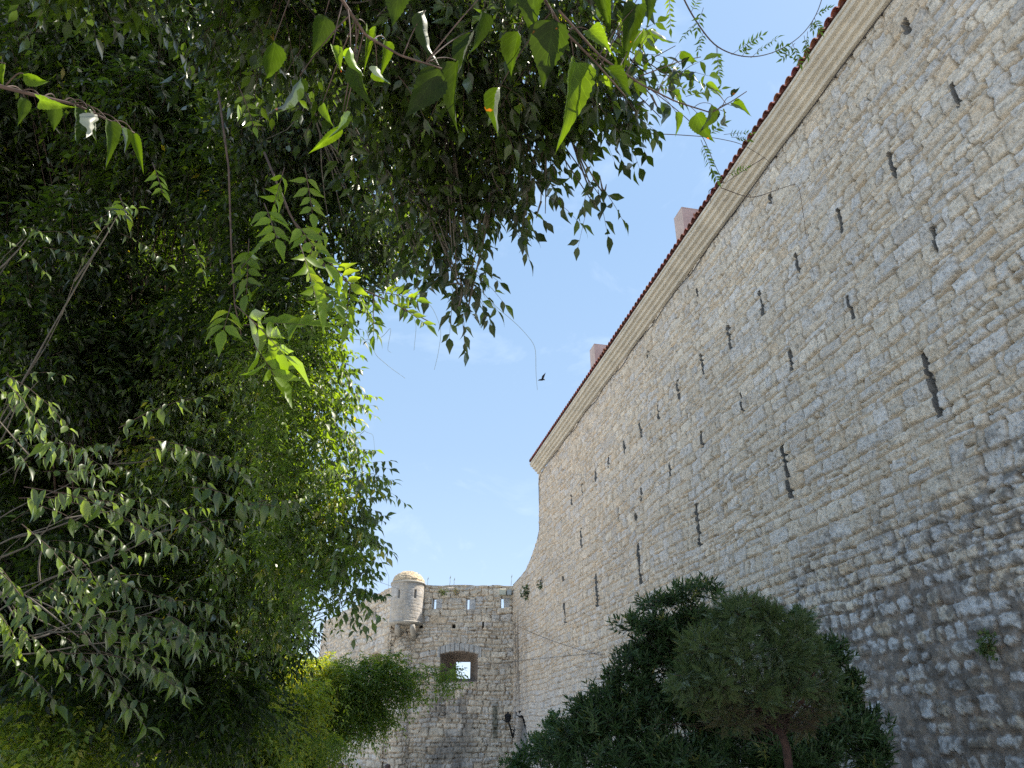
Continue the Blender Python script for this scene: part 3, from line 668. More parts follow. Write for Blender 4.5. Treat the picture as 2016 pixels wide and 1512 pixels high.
b_ = MB(); b_.box((PB0 + PB1) / 2 - nB * 0.95 + dB * 0.2 + np.array([0, 0, ZT / 2 - .55]), dB * (LB / 2 - 0.4), nB * 0.5, (0, 0, ZT / 2 + 0.5)); b_.build('wall_core', M_lining, farw)
# turret
zl = ony1(800, 1228)[1]; TR = 0.80; TC = np.array([XT + 0.10, YF - 0.08, 0])
th_ = np.linspace(math.pi * 0.93, math.pi * 2.07, 110); zt_ = np.arange(zl, ZT + 0.02, 0.022)
TT, TZ = np.meshgrid(th_, zt_, indexing='ij')
h, cs_, cm, i_, hd = masonry(TT * TR / 1.1, TZ / 1.1, 61, hr=(0.12, 0.2), wr=(0.2, 0.4), edge=0.012)
c = mixc(cm, np.array([0.42, 0.40, 0.375]) * (0.85 + 0.3 * hd)[..., None], i_ * .5 + .35 * fbm(TT * 3, TZ * 2, 2, 62)); c = mixc(c, np.array([0.43, 0.415, 0.395]), sst(fbm(TT * 2, TZ * 1.6, 3, 63), .4, .6) * .6)
rad = TR + 0.10 * h
for (u_, a_, b2_) in [(785, 1160, 1175), (817, 1159, 1175)]:
    x_, z1_ = ony(u_, a_, YF - 1.0)[[0, 2]]; z0_ = ony(u_, b2_, YF - 1.0)[2]
    ang = 2 * math.pi - math.acos(max(-1, min(1, (x_ - TC[0]) / TR)))
    m_ = (np.abs(TT - ang) < 0.055) & (TZ > z0_) & (TZ < z1_); rad = np.where(m_, TR - 0.22, rad); c = np.where(m_[..., None], 0.06, c)
turret = npmesh('turret', np.stack([TC[0] + rad * np.cos(TT), TC[1] + rad * np.sin(TT), TZ], -1).reshape(-1, 3), [gridfaces(*TT.shape)[:, ::-1]], M_fstone, farw, True, col=c.reshape(-1, 3))
turret['label'] = 'round corbelled sentry turret with domed stone cap and two slits'
ph = np.linspace(0, math.pi / 2, 40); td = np.linspace(0, 2 * math.pi, 120)
TD, PH = np.meshgrid(td, ph, indexing='ij')
h, cs_, cm, i_, hd = masonry(TD * 0.8, PH * 0.8 / 1.0, 71, hr=(0.07, 0.14), wr=(0.14, 0.34), edge=0.02)
c = mixc(cm * np.array([1.25, 1.15, 1.0]), cs_ * np.array([0.92, 0.82, 0.68]), i_)
rd = 0.80 + h * 0.9
npmesh('dome', np.stack([TC[0] + rd * np.cos(PH) * np.cos(TD), TC[1] + rd * np.cos(PH) * np.sin(TD), ZT + 0.06 + 0.74 * rd * np.sin(PH)], -1).reshape(-1, 3), [gridfaces(*TD.shape)], M_dome, turret, True, col=c.reshape(-1, 3))
b_ = MB(); b_.lathe((TC[0], TC[1], 0), [(0.70, ZT - 0.02), (0.85, ZT - 0.02), (0.87, ZT + 0.03), (0.85, ZT + 0.07), (0.6, ZT + 0.08)], 60); b_.build('moulding', M_lip, turret, True)
b_ = MB(); b_.lathe((TC[0], TC[1], 0), [(0.0, zl - 0.10), (0.55, zl - 0.12), (0.74, zl - 0.10), (0.86, zl - 0.02), (0.83, zl + 0.03), (0.70, zl + 0.04)], 60); b_.build('base_lip', M_lip, turret, True)
for k, (du, hh_) in enumerate([(-0.30, .34), (0.42, .42)]):
    b_ = MB(); P = [(TC[0] + du, YF - 0.78, zl - 0.16), (TC[0] + du, YF - 0.70, zl - 0.30), (TC[0] + du, YF - 0.42, zl - 0.42), (TC[0] + du, YF + 0.1, zl - 0.5 - .2 * k)]
    b_.tube(P, [0.10, 0.14, 0.14, 0.15], 8); b_.build('corbel', M_lip, turret, True)
TP, ZP = np.meshgrid(np.linspace(math.pi, 2 * math.pi, 50), np.arange(-0.9, zl - 0.45, 0.03), indexing='ij')
h, c = farcol(TP * 0.5, ZP, 81)
rp_ = (0.46 + h) * (0.25 + 0.75 * sst(ZP, zl - 0.45, zl - 1.0))
npmesh('pier', np.stack([TC[0] - 0.04 + rp_ * np.cos(TP), YF + 0.16 + rp_ * np.sin(TP), ZP], -1).reshape(-1, 3), [gridfaces(*TP.shape)[:, ::-1]], M_fstone, farw, True, col=c.reshape(-1, 3))

# ------------------------------------------------------------------ ground
gx = np.linspace(-400, 400, 81); gy = np.concatenate([np.linspace(-60, 60, 61), np.linspace(75, 900, 20)])
GX, GY = np.meshgrid(gx, gy, indexing='ij')
GZ = -0.42 * sst(GY, 6, 24)
tag(npmesh('ground', np.stack([GX, GY, GZ], -1).reshape(-1, 3), [gridfaces(*GX.shape)], M_ground, None, True), kind='structure')

#FOLIAGE
# ------------------------------------------------------------------ foliage tools
rng = np.random.RandomState(11)
def nrm(a): return a / (np.linalg.norm(a, axis=-1, keepdims=True) + 1e-9)
UP = np.array([0, 0, 1.0])
# leaf outlines: x along the leaf (0 stalk .. 1 tip), y across, z normal
def leaf_lo(wd=0.22, fold=0.05, curl=-0.06):
    V = np.array([[0, 0, 0], [.38, wd, fold], [1, 0, curl], [.38, -wd, fold]]); return V, np.zeros((0, 4), int), np.array([[0, 2, 1], [0, 3, 2]])
def leaf_mid(wd=0.27, fold=0.05, curl=-0.10):
    V = np.array([[0, 0, 0], [.22, wd * .78, fold], [.22, 0, 0.0], [.22, -wd * .78, fold], [.46, wd * .96, fold * .9], [.46, 0, -.01], [.46, -wd * .96, fold * .9],
                  [.74, wd * .40, fold * .1 + curl * .4], [.74, 0, curl * .45], [.74, -wd * .40, fold * .1 + curl * .4], [1.0, 0, curl * 1.3]])
    Q = np.array([[2, 5, 4, 1], [3, 6, 5, 2], [5, 8, 7, 4], [6, 9, 8, 5]]); T = np.array([[0, 2, 1], [0, 3, 2], [7, 8, 10], [8, 9, 10]]); return V, Q, T
def leaf_hi(wd=0.36, fold=0.05, curl=-0.14, seed=0, m=26):
    r = np.random.RandomState(seed); t = np.linspace(0, 1, m)
    hw = wd * np.clip(1.28 * np.sin(math.pi * np.clip(t, 0, 1) ** 0.62) ** 0.9 * (1 - t) ** 0.42, 0, 1.1)
    hw = np.where(t > 0.86, np.minimum(hw, 0.055 * (1 - t) / 0.14 + 0.004), hw)
    ser = np.where(np.arange(m) % 2 == 0, 1.05, 0.94); asym = 1 + 0.10 * (r.rand() - .5)
    side = 0.08 * (r.rand() - .5)
    V = []; UVs = []
    for i in range(m):
        yc = side * math.sin(t[i] * math.pi); zc = curl * t[i] ** 2 + 0.02 * math.sin(t[i] * 9 + seed)
        for q in (-1, -.5, 0, .5, 1):
            k = ser[i] if abs(q) == 1 else 1
            y = q * hw[i] * k * (asym if q > 0 else 2 - asym)
            V.append([t[i] + (0.02 * abs(q) if abs(q) == 1 else 0), yc + y, zc + fold * (abs(q) ** 1.3) * (hw[i] / wd) + 0.012 * math.sin(t[i] * 21 + q * 3)])
            UVs.append([q, t[i]])
    Q = []
    for i in range(m - 1):
        for q in range(4): Q.append([i * 5 + q, (i + 1) * 5 + q, (i + 1) * 5 + q + 1, i * 5 + q + 1])
    return np.array(V), np.array(Q), np.zeros((0, 3), int), np.array(UVs)
class Foliage:
    def __init__(s): s.V = []; s.Q = []; s.T = []; s.t = []; s.u = []; s.n = 0
    def put(s, tmpl, P, X, Z, size, tint, wscale=1.0):
        V0, Q0, T0 = tmpl[:3]; K = len(P)
        if K == 0: return
        X = nrm(X); Y = nrm(np.cross(Z, X)); Z = np.cross(X, Y)
        size = np.broadcast_to(size, (K,))[:, None, None]
        V = P[:, None] + size * (V0[None, :, 0:1] * X[:, None] + wscale * V0[None, :, 1:2] * Y[:, None] + V0[None, :, 2:3] * Z[:, None])
        m = len(V0); base = s.n + np.arange(K)[:, None, None] * m
        if len(Q0): s.Q.append((Q0[None] + base).reshape(-1, 4))
        if len(T0): s.T.append((T0[None] + base).reshape(-1, 3))
        s.V.append(V.reshape(-1, 3)); s.n += K * m
        s.t.append(np.repeat(np.broadcast_to(tint, (K,)), m))
        if len(tmpl) > 3: s.u.append(np.tile(tmpl[3], (K, 1)))
    def build(s, name, mat, parent=None):
        fs = []
        if s.Q: fs.append(np.concatenate(s.Q))
        if s.T: fs.append(np.concatenate(s.T))
        V = np.concatenate(s.V)
        uv = np.concatenate(s.u) if s.u and sum(len(a) for a in s.u) == len(V) else None
        return npmesh(name, V, fs, mat, parent, True, tint=np.concatenate(s.t), uv=uv)
def twigs(mb, P0, P1, P2, r):
    """many thin three-sided twigs through three points, K of each"""
    K = len(P0)
    if K == 0: return
    t = np.array([0, .33, .66, 1.0])[None, :, None]
    C = (1 - t) ** 2 * P0[:, None] + 2 * t * (1 - t) * P1[:, None] + t ** 2 * P2[:, None]
    T = nrm(P2 - P0)[:, None]; A = nrm(np.cross(T, np.array([.3, .2, .9]))); B = np.cross(T, A)
    th = np.arange(3) * 2 * math.pi / 3
    rr = np.broadcast_to(r, (K,))[:, None, None, None] * np.array([1, .8, .6, .3])[None, :, None, None]
    V = C[:, :, None] + rr * (np.cos(th)[None, None, :, None] * A[:, :, None] + np.sin(th)[None, None, :, None] * B[:, :, None])
    i = (np.arange(3) * 3)[:, None]; j = np.arange(3)[None]; j2 = (j + 1) % 3
    Q = np.stack([i + j, i + j2, i + 3 + j2, i + 3 + j], -1).reshape(-1, 4)
    mb.add(V.reshape(-1, 3), (Q[None] + (np.arange(K) * 12)[:, None, None]).reshape(-1, 4))
def shoots(fo, mb, P, Dr, Ln, nn, tmpl, lsize, rng, droop=0.5, hang=0.5, opp=False, tintm=0.4, tints=0.22, terminal=True, spread=0.9, taper=0.35, tw=0.0018, out=0.35, flat=0.5, jit=0.25):
    """leafy shoots: P origin, Dr direction, Ln length (each K)"""
    K = len(P); Dr = nrm(Dr); Ln = np.broadcast_to(Ln, (K,))
    e = lambda t: P + (Dr * t + -UP * droop * t * t) * Ln[:, None]
    if mb is not None: twigs(mb, P, P + Dr * 0.5 * Ln[:, None], e(1.0), tw)
    tk = np.clip(tintm + tints * 0.7 * rng.randn(K), 0, 1)
    for j in range(nn):
        t = (j + 0.6) / nn; pos = e(t); tan = nrm(Dr - 2 * UP * droop * t)
        sd = nrm(np.cross(tan, UP + 0.35 * rng.randn(K, 3)))
        for sg_ in ((1, -1) if opp else (1 if j % 2 else -1,)):
            ld = nrm(out * tan + sg_ * spread * sd - hang * UP + jit * rng.randn(K, 3))
            nr_ = nrm(UP * (1 - flat) + sg_ * 0.0 + flat * nrm(np.cross(ld, tan)) * sg_ + 0.45 * rng.randn(K, 3))
            nr_ = np.where((nr_[:, 2] < 0)[:, None], -nr_, nr_)
            sz = lsize * (1 - taper * abs(t - .45)) * (0.78 + 0.44 * rng.rand(K))
            fo.put(tmpl[rng.randint(len(tmpl))], pos, ld, nr_, sz, np.clip(tk + tints * 0.6 * rng.randn(K), 0, 1))
    if terminal:
        pos = e(1.0); ld = nrm(Dr - 2 * UP * droop + 0.2 * rng.randn(K, 3)); nr_ = nrm(UP + .4 * rng.randn(K, 3))
        fo.put(tmpl[0], pos, ld, nr_, lsize * (0.8 + .4 * rng.rand(K)), np.clip(tk, 0, 1))
def blobs(spec, rng, dens, sub=7, shell=0.5):
    """spec rows: u, v, t, ru, rv (pixels), depth radius (m). Returns scattered points, outward vectors."""
    Ps, Os = [], []
    for (u, v, t, ru, rv, rd) in spec:
        c = at(u, v, t); rx = ru / F * t; rz = rv / F * t
        vol = rx * rz * rd
        n = max(4, int(dens * (rx * rz * rd) ** 0.80))
        sc_ = nrm(rng.randn(sub, 3)) * rng.rand(sub, 1) ** 0.5 * 0.62; sr = rng.uniform(0.24, 0.50, sub)
        k = rng.randint(0, sub, n)
        d = nrm(rng.randn(n, 3)); rr = rng.rand(n, 1) ** shell
        rr = np.where(rng.rand(n, 1) < .05, 1.15 + .5 * rng.rand(n, 1), rr); q = sc_[k] + d * rr * sr[k][:, None]
        Ps.append(c + q * np.array([rx, rd, rz])); Os.append(nrm(d * np.array([1, 1, 1]) + 0.7 * nrm(q)))
    return np.concatenate(Ps), np.concatenate(Os)
def wood(mb, root, spec, rng, r0=0.06, twn=5, k=7):
    """limbs from the root towards each clump, with side twigs"""
    for (u, v, t, ru, rv, rd) in spec:
        c = at(u, v, t); root_ = np.asarray(root[rng.randint(len(root))], float)
        L_ = np.linalg.norm(c - root_); tt = np.linspace(0, 1, 14)[:, None]
        mid = 0.5 * (root_ + c) + rng.randn(3) * 0.05 * L_ + UP * 0.06 * L_
        C = (1 - tt) ** 2 * root_ + 2 * tt * (1 - tt) * mid + tt ** 2 * c + 0.006 * L_ * np.sin(tt * 17 + rng.rand(3) * 6)
        mb.tube(C, r0 * (1 - 0.85 * tt[:, 0]) * (0.6 + 0.4 * rng.rand()), k)
        n = twn; P0 = C[rng.randint(8, 14, n)]; rad = np.array([ru / F * t, rd, rv / F * t])
        P2 = c + nrm(rng.randn(n, 3)) * rad * 0.85; P1 = 0.5 * (P0 + P2) + rng.randn(n, 3) * 0.12 * rad.mean()
        twigs(mb, P0, P1, P2, 0.006)
MID = [leaf_mid(0.24, .06, -.12), leaf_mid(0.27, .09, -.24), leaf_mid(0.21, .12, -.05), leaf_mid(0.19, .14, -.34), leaf_mid(0.25, .03, .10)]
NAR = [leaf_mid(0.19, .10, -.14), leaf_mid(0.21, .12, -.30), leaf_mid(0.15, .12, -.05), leaf_mid(0.17, .16, -.42), leaf_mid(0.22, .06, .12)]
LO = [leaf_lo(0.20, .05, -.05), leaf_lo(0.17, .07, -.10)]
LEAFLET = [leaf_mid(0.19, .07, -.10), leaf_mid(0.17, .10, -.20), leaf_mid(0.18, .05, .06)]
HI = [leaf_hi(0.36, .12, -.24, 1), leaf_hi(0.33, .20, -.34, 2), leaf_hi(0.30, .28, -.16, 3), leaf_hi(0.34, .16, .18, 4)]
def rdir(K, rng, bias, amt): return nrm(np.array(bias) * amt + rng.randn(K, 3))

# ---- trees and vines on the left --------------------------------------------------
TRUNK_A = np.array([-3.6, -0.6, 0.0])
# 1. the hackberry whose crown hangs over the camera (top of the picture)
treeA = empty('hackberry_tree', tuple(TRUNK_A), 'hackberry tree whose dark leafy boughs hang over the whole top of the picture', 'tree', 'hackberry trees on the left')
specA = [(650, 60, 3.8, 170, 190, .8), (820, 80, 3.7, 170, 180, .8), (980, 60, 3.6, 150, 160, .7), (1090, 40, 3.5, 140, 150, .7),
         (760, 260, 4.0, 130, 130, .6), (880, 250, 4.0, 120, 110, .6), (1010, 220, 3.9, 110, 90, .5), (1140, 140, 3.8, 100, 90, .5),
         (1230, 165, 3.8, 70, 60, .4), (1105, 290, 3.9, 60, 55, .3), (1175, 210, 3.9, 50, 40, .3), (1290, 195, 3.7, 48, 28, .2),
         (900, 390, 4.4, 75, 80, .45), (800, 400, 5.2, 100, 100, .5), (860, 450, 4.1, 75, 80, .35), (905, 540, 4.0, 40, 70, .2), (905, 600, 4.0, 22, 40, .12), (890, 480, 4.1, 55, 60, .3), (905, 560, 4.0, 30, 50, .2), (985, 380, 4.0, 36, 50, .25), (1000, 290, 4.0, 60, 60, .3), (960, 360, 4.1, 50, 60, .3), (830, 520, 4.3, 40, 40, .2), (965, 400, 4.1, 45, 60, .25),
         (720, 470, 5.8, 80, 90, .5), (560, 260, 5.6, 130, 180, .8), (500, 60, 4.6, 160, 160, .8), (1060, 390, 3.9, 35, 30, .2), (1180, 380, 3.9, 18, 40, .12),
         (640, -180, 3.6, 220, 170, .9), (900, -180, 3.6, 220, 170, .9), (1130, -150, 3.5, 170, 150, .8), (400, -160, 3.8, 240, 190, 1.0), (150, -150, 3.6, 260, 190, 1.0)]
specA = [(a, b, c * .8, d, e, f * .7) if c < 4.7 else (a, b, c, d, e, f) for (a, b, c, d, e, f) in specA if not (b < -100 and a > 1000)]
fo, mb = Foliage(), MB()
P, O = blobs(specA, rng, 1700); P = P + UP * .06
K = len(P)
shoots(fo, mb, P, O * 0.7 + np.array([.25, 0, -.35]) + .3 * rng.randn(K, 3), 0.11 + 0.12 * rng.rand(K), 5, MID, 0.076, rng, droop=.35, hang=.8, tintm=.34)
fo.build('crown', M_hack, treeA)
print('A leaves', K * 7)
mb2 = MB()
roots = [at(300, -420, 3.7), at(620, -430, 3.9), at(900, -430, 3.9), at(1150, -400, 3.8)]
wood(mb2, roots, [q for q in specA if q[1] > -100], rng, 0.020, 6)
tp = TRUNK_A + np.array([.3, .4, 3.8])
for r_ in roots: mb2.tube([tp, .6 * tp + .4 * r_ + UP * .5, r_], [.07, .05, .03], 8)
mb2.tube([TRUNK_A, TRUNK_A + [0.05, .05, 1.4], TRUNK_A + [0.1, .1, 2.9], TRUNK_A + [.3, .4, 3.8]], [.17, .14, .12, .09], 12)
mb2.build('trunk', M_bark, treeA, True)
mb.build('twigs', M_twig, treeA, True)
# close boughs with big toothed leaves, each a part of that tree
def near_branch(spec, rt, rng, tm=.3):
    f2, m2 = Foliage(), MB()
    for (u0, v0, u1, v1, t, wd, tn) in spec:
        a = at(u0, v0, t); b = at(u1, v1, t + 0.03 * rng.randn())
        X = b - a; ln = np.linalg.norm(X)
        view = nrm(EYE - a); z = nrm(view * 0.8 + 0.45 * rng.randn(3) + UP * .2)
        f2.put(HI[rng.randint(4)], a[None], X[None], z[None], np.array([ln]), np.array([min(.78, tn * .85)]), wscale=.80 * (wd / F * t) / (0.70 * ln))
    P = np.array([at(*p) for p in rt]); T_ = np.linspace(0, len(P) - 1, 30); C = np.stack([np.interp(T_, np.arange(len(P)), P[:, k]) for k in range(3)], -1)
    m2.tube(C, np.linspace(.0032, .0012, 30), 6)
    for (u0, v0, u1, v1, t, wd, tn) in spec:
        a = at(u0, v0, t); j = np.argmin(np.linalg.norm(C - a, axis=1)); c_ = C[max(0, j - 3)]
        tq_ = np.linspace(0, 1, 8)[:, None]; m2.tube((1 - tq_) ** 2 * c_ + 2 * tq_ * (1 - tq_) * (.5 * (c_ + a) + UP * .02) + tq_ ** 2 * a, [.0011, .001, .001, .0009, .0008, .0008, .0007, .0007], 4)
    nl = len(np.concatenate(f2.Q)); V2 = np.concatenate(m2.v); Q2 = np.concatenate(m2.q); T2 = np.concatenate(m2.t)
    Vl = np.concatenate(f2.V); uv = np.concatenate([np.concatenate(f2.u), np.full((len(V2), 2), .5)])
    npmesh('branch', np.concatenate([Vl, V2]), [np.concatenate(f2.Q), Q2 + len(Vl), T2 + len(Vl)], [M_hackbig, M_twig], treeA, True,
           tint=np.concatenate(f2.t + [np.full(len(V2), .5)]), uv=uv, matidx=[0] * nl + [1] * (len(Q2) + len(T2)))
near_branch([(1130, 122, 1131, 268, 1.15, 74, .72), (1090, 38, 1062, 165, 1.1, 92, .12), (1160, 60, 1198, 88, 1.15, 40, .97), (1192, 132, 1243, 212, 1.15, 34, .40), (1020, 60, 1000, 150, 1.2, 60, .25),
             (1255, 10, 1232, 112, 1.25, 52, .2), (1275, -30, 1282, 40, 1.3, 32, .1), (1265, 60, 1240, 105, 1.3, 26, .3), (985, 170, 970, 265, 1.3, 40, .5), (950, 20, 940, 110, 1.2, 60, .1), (1060, -40, 1040, 60, 1.1, 80, .3), (1180, -30, 1200, 60, 1.2, 50, .4)],
            [(1000, -120, 1.1), (1060, -20, 1.12), (1110, 60, 1.14), (1170, 120, 1.16), (1232, 190, 1.2)], rng)
near_branch([(868, 135, 795, 232, 1.1, 72, .08), (900, 120, 880, 240, 1.15, 58, .06), (838, 20, 832, 130, 1.1, 66, .1), (930, 60, 905, 170, 1.2, 50, .15), (690, 92, 706, 152, 1.0, 34, .9), (655, 88, 668, 152, 1.0, 26, .9), (742, 130, 758, 168, 1.1, 26, .78),
             (700, 130, 720, 205, 1.05, 44, .45), (725, 60, 720, 130, 1.1, 26, .7), (675, 220, 676, 268, 1.1, 16, .80), (674, 250, 610, 305, 1.1, 26, .80), (635, 205, 648, 245, 1.1, 22, .6), (590, 150, 560, 240, 1.15, 60, .1), (640, 30, 620, 110, 1.1, 50, .15), (540, 80, 530, 170, 1.2, 50, .2), (760, 80, 752, 150, 1.15, 30, .6), (1000, -60, 985, 40, 1.15, 66, .1), (790, -40, 775, 60, 1.1, 66, .15)],
            [(600, -160, 1.0), (660, -20, 1.02), (720, 70, 1.06), (790, 110, 1.08), (870, 135, 1.1)], rng)
near_branch([(45, 145, 100, 170, 0.95, 34, .78), (80, 195, 122, 214, 0.95, 30, .74), (150, 208, 138, 292, 1.0, 34, .3), (172, 212, 190, 282, 1.0, 22, .55), (212, 238, 226, 315, 1.0, 38, .5), (262, 262, 284, 335, 1.05, 22, .5), (10, 125, 2, 172, .95, 18, .7), (48, 192, 40, 245, 1.0, 26, .3), (110, 200, 104, 262, 1.0, 30, .12), (240, 252, 252, 300, 1.02, 18, .2), (190, 226, 200, 275, 1.0, 22, .1)],
            [(-120, 120, .95), (0, 170, .95), (80, 190, .97), (150, 206, 1.0), (265, 262, 1.05)], rng)
near_branch([(1400, 205, 1385, 262, 1.9, 40, .30), (1372, 222, 1398, 290 - 10, 1.95, 46, .5), (1430, 222, 1420, 248, 1.9, 32, .35), (1440, 208, 1478, 221, 1.9, 20, .6), (1340, 100, 1372, 128, 2.0, 24, .6), (1390, 165, 1420, 180, 2.0, 16, .75), (1355, 112, 1345, 142, 2.0, 20, .35), (1285, 55, 1320, 95, 1.9, 26, .55), (1330, 220, 1340, 262, 2.0, 24, .6), (1300, 200, 1310, 250, 2.0, 22, .3), (1440, 190, 1455, 178, 1.9, 14, .2), (1322, 180, 1352, 210, 2., 22, .7), (1280, 75, 1298, 108, 1.9, 20, .6)],
            [(1100, 20, 1.7), (1180, 110, 1.8), (1260, 165, 1.85), (1330, 200, 1.9), (1400, 222, 1.9), (1440, 200, 1.9), (1470, 180, 1.9)], rng)
# 2. hackberry in the middle distance, its shoots standing out against the sky
TB_ = at(430, 1380, 9.2); TB_[2] = -0.1
treeB = empty('hackberry_tree', tuple(TB_), 'sunlit hackberry tree in the middle distance, its drooping shoots edged against open sky', 'tree', 'hackberry trees on the left')
specB = [(600, 760, 6.4, 90, 90, .6), (520, 720, 6.8, 100, 110, .7), (640, 800, 6.2, 55, 60, .3), (560, 860, 6.4, 100, 90, .6), (620, 900, 6.3, 60, 60, .4), (480, 960, 6.6, 120, 120, .8),
         (690, 940, 6.0, 55, 38, .3), (650, 980, 6.1, 65, 60, .4), (600, 1020, 6.3, 90, 80, .6), (690, 1030, 6.0, 45, 42, .3), (560, 1100, 6.5, 100, 90, .6), (650, 1110, 6.2, 60, 60, .4), (690, 1175, 6.1, 26, 30, .25), (610, 1150, 6.4, 40, 30, .3),
         (440, 1080, 6.8, 120, 120, .8), (470, 1190, 6.8, 90, 70, .6), (500, 1260, 6.7, 50, 50, .4), (380, 900, 7.0, 130, 150, .8), (420, 780, 7.0, 110, 110, .8)]
fo, mb = Foliage(), MB()
P, O = blobs(specB, rng, 720); K = len(P)
shoots(fo, mb, P, O + np.array([.4, -.1, .12]), 0.24 + 0.18 * rng.rand(K), 8, MID, 0.088, rng, droop=.25, hang=1.0, tintm=.55, tints=.25, jit=.18)
# shoots that stick out of the outline
ex = [(600, 690, 700, 740), (640, 745, 722, 742), (620, 800, 690, 790), (650, 830, 700, 850), (640, 870, 690, 860), (680, 930, 765, 925), (680, 960, 750, 955), (660, 1000, 742, 990), (680, 1030, 742, 1040), (650, 1060, 740, 1075), (690, 1120, 735, 1125), (700, 1160, 752, 1165), (600, 700, 665, 700), (560, 650, 640, 640), (640, 1180, 715, 1215), (650, 905, 725, 900)]
for (a, b, c_, d_) in ex:
    p0 = at(a, b, 6.1); p1 = at(c_, d_, 5.9); dd = p1 - p0; ln = np.linalg.norm(dd)
    n = 2; shoots(fo, mb, np.repeat(p0[None], n, 0) + .03 * rng.randn(n, 3), np.repeat((dd / ln + UP * .15)[None], n, 0) + .1 * rng.randn(n, 3), ln, 11, MID, 0.085, rng, droop=.18, hang=1.3, tintm=.3, tints=.15, jit=.12)
fo.build('crown', M_hackb, treeB)
mb2 = MB(); wood(mb2, [TB_ + np.array([.1, 0, 2.4]), TB_ + np.array([-.1, .1, 3.0])], specB, rng, 0.022, 6)
mb2.tube([TB_, TB_ + [0, 0, 1.5], TB_ + [.1, 0, 2.4], TB_ + [-.1, .1, 3.1]], [.13, .11, .09, .07], 10)
mb2.build('trunk', M_bark, treeB, True); mb.build('twigs', M_twig, treeB, True)
# 3. hackberry at the lower left, its drooping leaf sprays catching the sun
TC_ = at(-330, 1450, 3.6); TC_[2] = 0
treeC = empty('hackberry_tree', tuple(TC_), 'hackberry tree at the lower left with drooping sprays of pale shining leaves', 'tree', 'hackberry trees on the left')
specC = [(60, 900, 3.3, 110, 110, .45), (150, 1010, 3.2, 110, 60, .35), (40, 1060, 3.3, 120, 90, .45), (180, 1120, 3.2, 110, 70, .35), (60, 1200, 3.2, 110, 80, .4), (230, 1290, 3.1, 90, 55, .3), (130, 1240, 3.2, 90, 70, .35),
         (330, 1180, 3.5, 90, 60, .35), (250, 900, 3.8, 60, 40, .25), (20, 780, 3.4, 80, 60, .3), (370, 1020, 3.9, 70, 45, .25), (40, 470, 4.0, 60, 40, .25), (210, 440, 4.0, 60, 40, .2), (360, 1260, 3.6, 50, 40, .25)]
fo, mb = Foliage(), MB()
P, O = blobs(specC, rng, 95); K = len(P)
shoots(fo, mb, P, O * .5 + np.array([.9, -.1, .15]), 0.18 + 0.18 * rng.rand(K), 7, NAR, 0.066, rng, droop=.35, hang=1.1, tintm=.42, tints=.25, jit=.2)
for (a, b, c_, d_, n) in [(20, 770, 140, 850, 2), (110, 850, 245, 880, 2), (280, 880, 450, 900, 3), (100, 960, 330, 1020, 4), (60, 1000, 220, 1060, 3), (370, 1000, 470, 1040, 2), (20, 1130, 80, 1190, 3), (130, 1140, 200, 1190, 3), (220, 1180, 330, 1180, 3), (130, 1280, 300, 1350, 5), (200, 1260, 300, 1330, 4), (10, 1220, 30, 1280, 3), (480, 1000, 570, 990, 2), (60, 1270, 130, 1340, 2), (330, 1220, 390, 1260, 2), (240, 1060, 300, 1100, 2)]:
    t_ = rng.uniform(2.7, 3.2); p0 = at(a, b, t_); p1 = at(c_, d_, t_ - .1); dd = p1 - p0; ln = np.linalg.norm(dd)
    shoots(fo, mb, np.repeat(p0[None], n, 0) + .05 * rng.randn(n, 3), np.repeat((dd / ln + UP * .2)[None], n, 0) + .14 * rng.randn(n, 3), ln * 1.05, 10, NAR, 0.074, rng, droop=.25, hang=1.5, tintm=.65, tints=.2, jit=.2, tw=.0022)
fo.build('crown', M_hacks, treeC)
mb2 = MB(); wood(mb2, [TC_ + np.array([.1, 0, 1.9]), TC_ + np.array([0, .1, 2.5])], specC, rng, 0.008, 2)
mb2.tube([TC_, TC_ + [0, 0, 1.2], TC_ + [.1, 0, 1.9], TC_ + [0, .1, 2.6]], [.12, .10, .08, .06], 10)
mb2.build('trunk', M_bark, treeC, True); mb.build('twigs', M_twig, treeC, True)
# 4. the wisteria that fills the shade behind them
WO = at(150, 1300, 8.2); WO[2] = 0
wist = empty('wisteria_vine', tuple(WO), 'dense dark mass of wisteria filling the shade behind the left hand trees', 'vine')
specW = []
for u in range(-130, 520, 110):
    for v in range(-120, 1400, 120):
        du, dv = rng.uniform(-30, 30, 2)
        if u + du > 470 and 560 < v < 700: continue
        specW.append((u + du, v + dv, rng.uniform(6.4, 8.2), 105, 105, rng.uniform(.5, .9)))
specW += [(560, 60, 6.5, 120, 120, .8), (600, 200, 6.5, 110, 110, .7), (600, 330, 6.3, 110, 100, .6), (540, 440, 6.2, 110, 90, .6), (640, 450, 6.2, 80, 80, .4), (560, 560, 6.0, 80, 70, .4), (520, 620, 6.2, 90, 60, .4), (700, 330, 6.2, 90, 90, .5), (760, 200, 6.3, 110, 110, .5), (900, 130, 6.3, 120, 90, .5), (1040, 150, 6.1, 110, 70, .4), (660, 570, 6., 50, 50, .3), (620, 660, 6.3, 40, 40, .3)]
fo, mb = Foliage(), MB()
for u in range(-160, 560, 130):
    for v in range(-140, 1420, 140): specW.append((u + rng.uniform(-30, 30), v + rng.uniform(-30, 30), rng.uniform(8.8, 10.2), 120, 120, .8))
P, O = blobs(specW, rng, 1150, sub=10, shell=.45); K = len(P)
shoots(fo, None, P, O + np.array([.2, 0, -.2]), 0.24 + .12 * rng.rand(K), 5, LO, 0.092, rng, droop=.4, hang=.35, opp=True, tintm=.34, tints=.22, spread=.8, out=.5)
fo.build('foliage', M_wist, wist); print('W leaflets', K * 11)
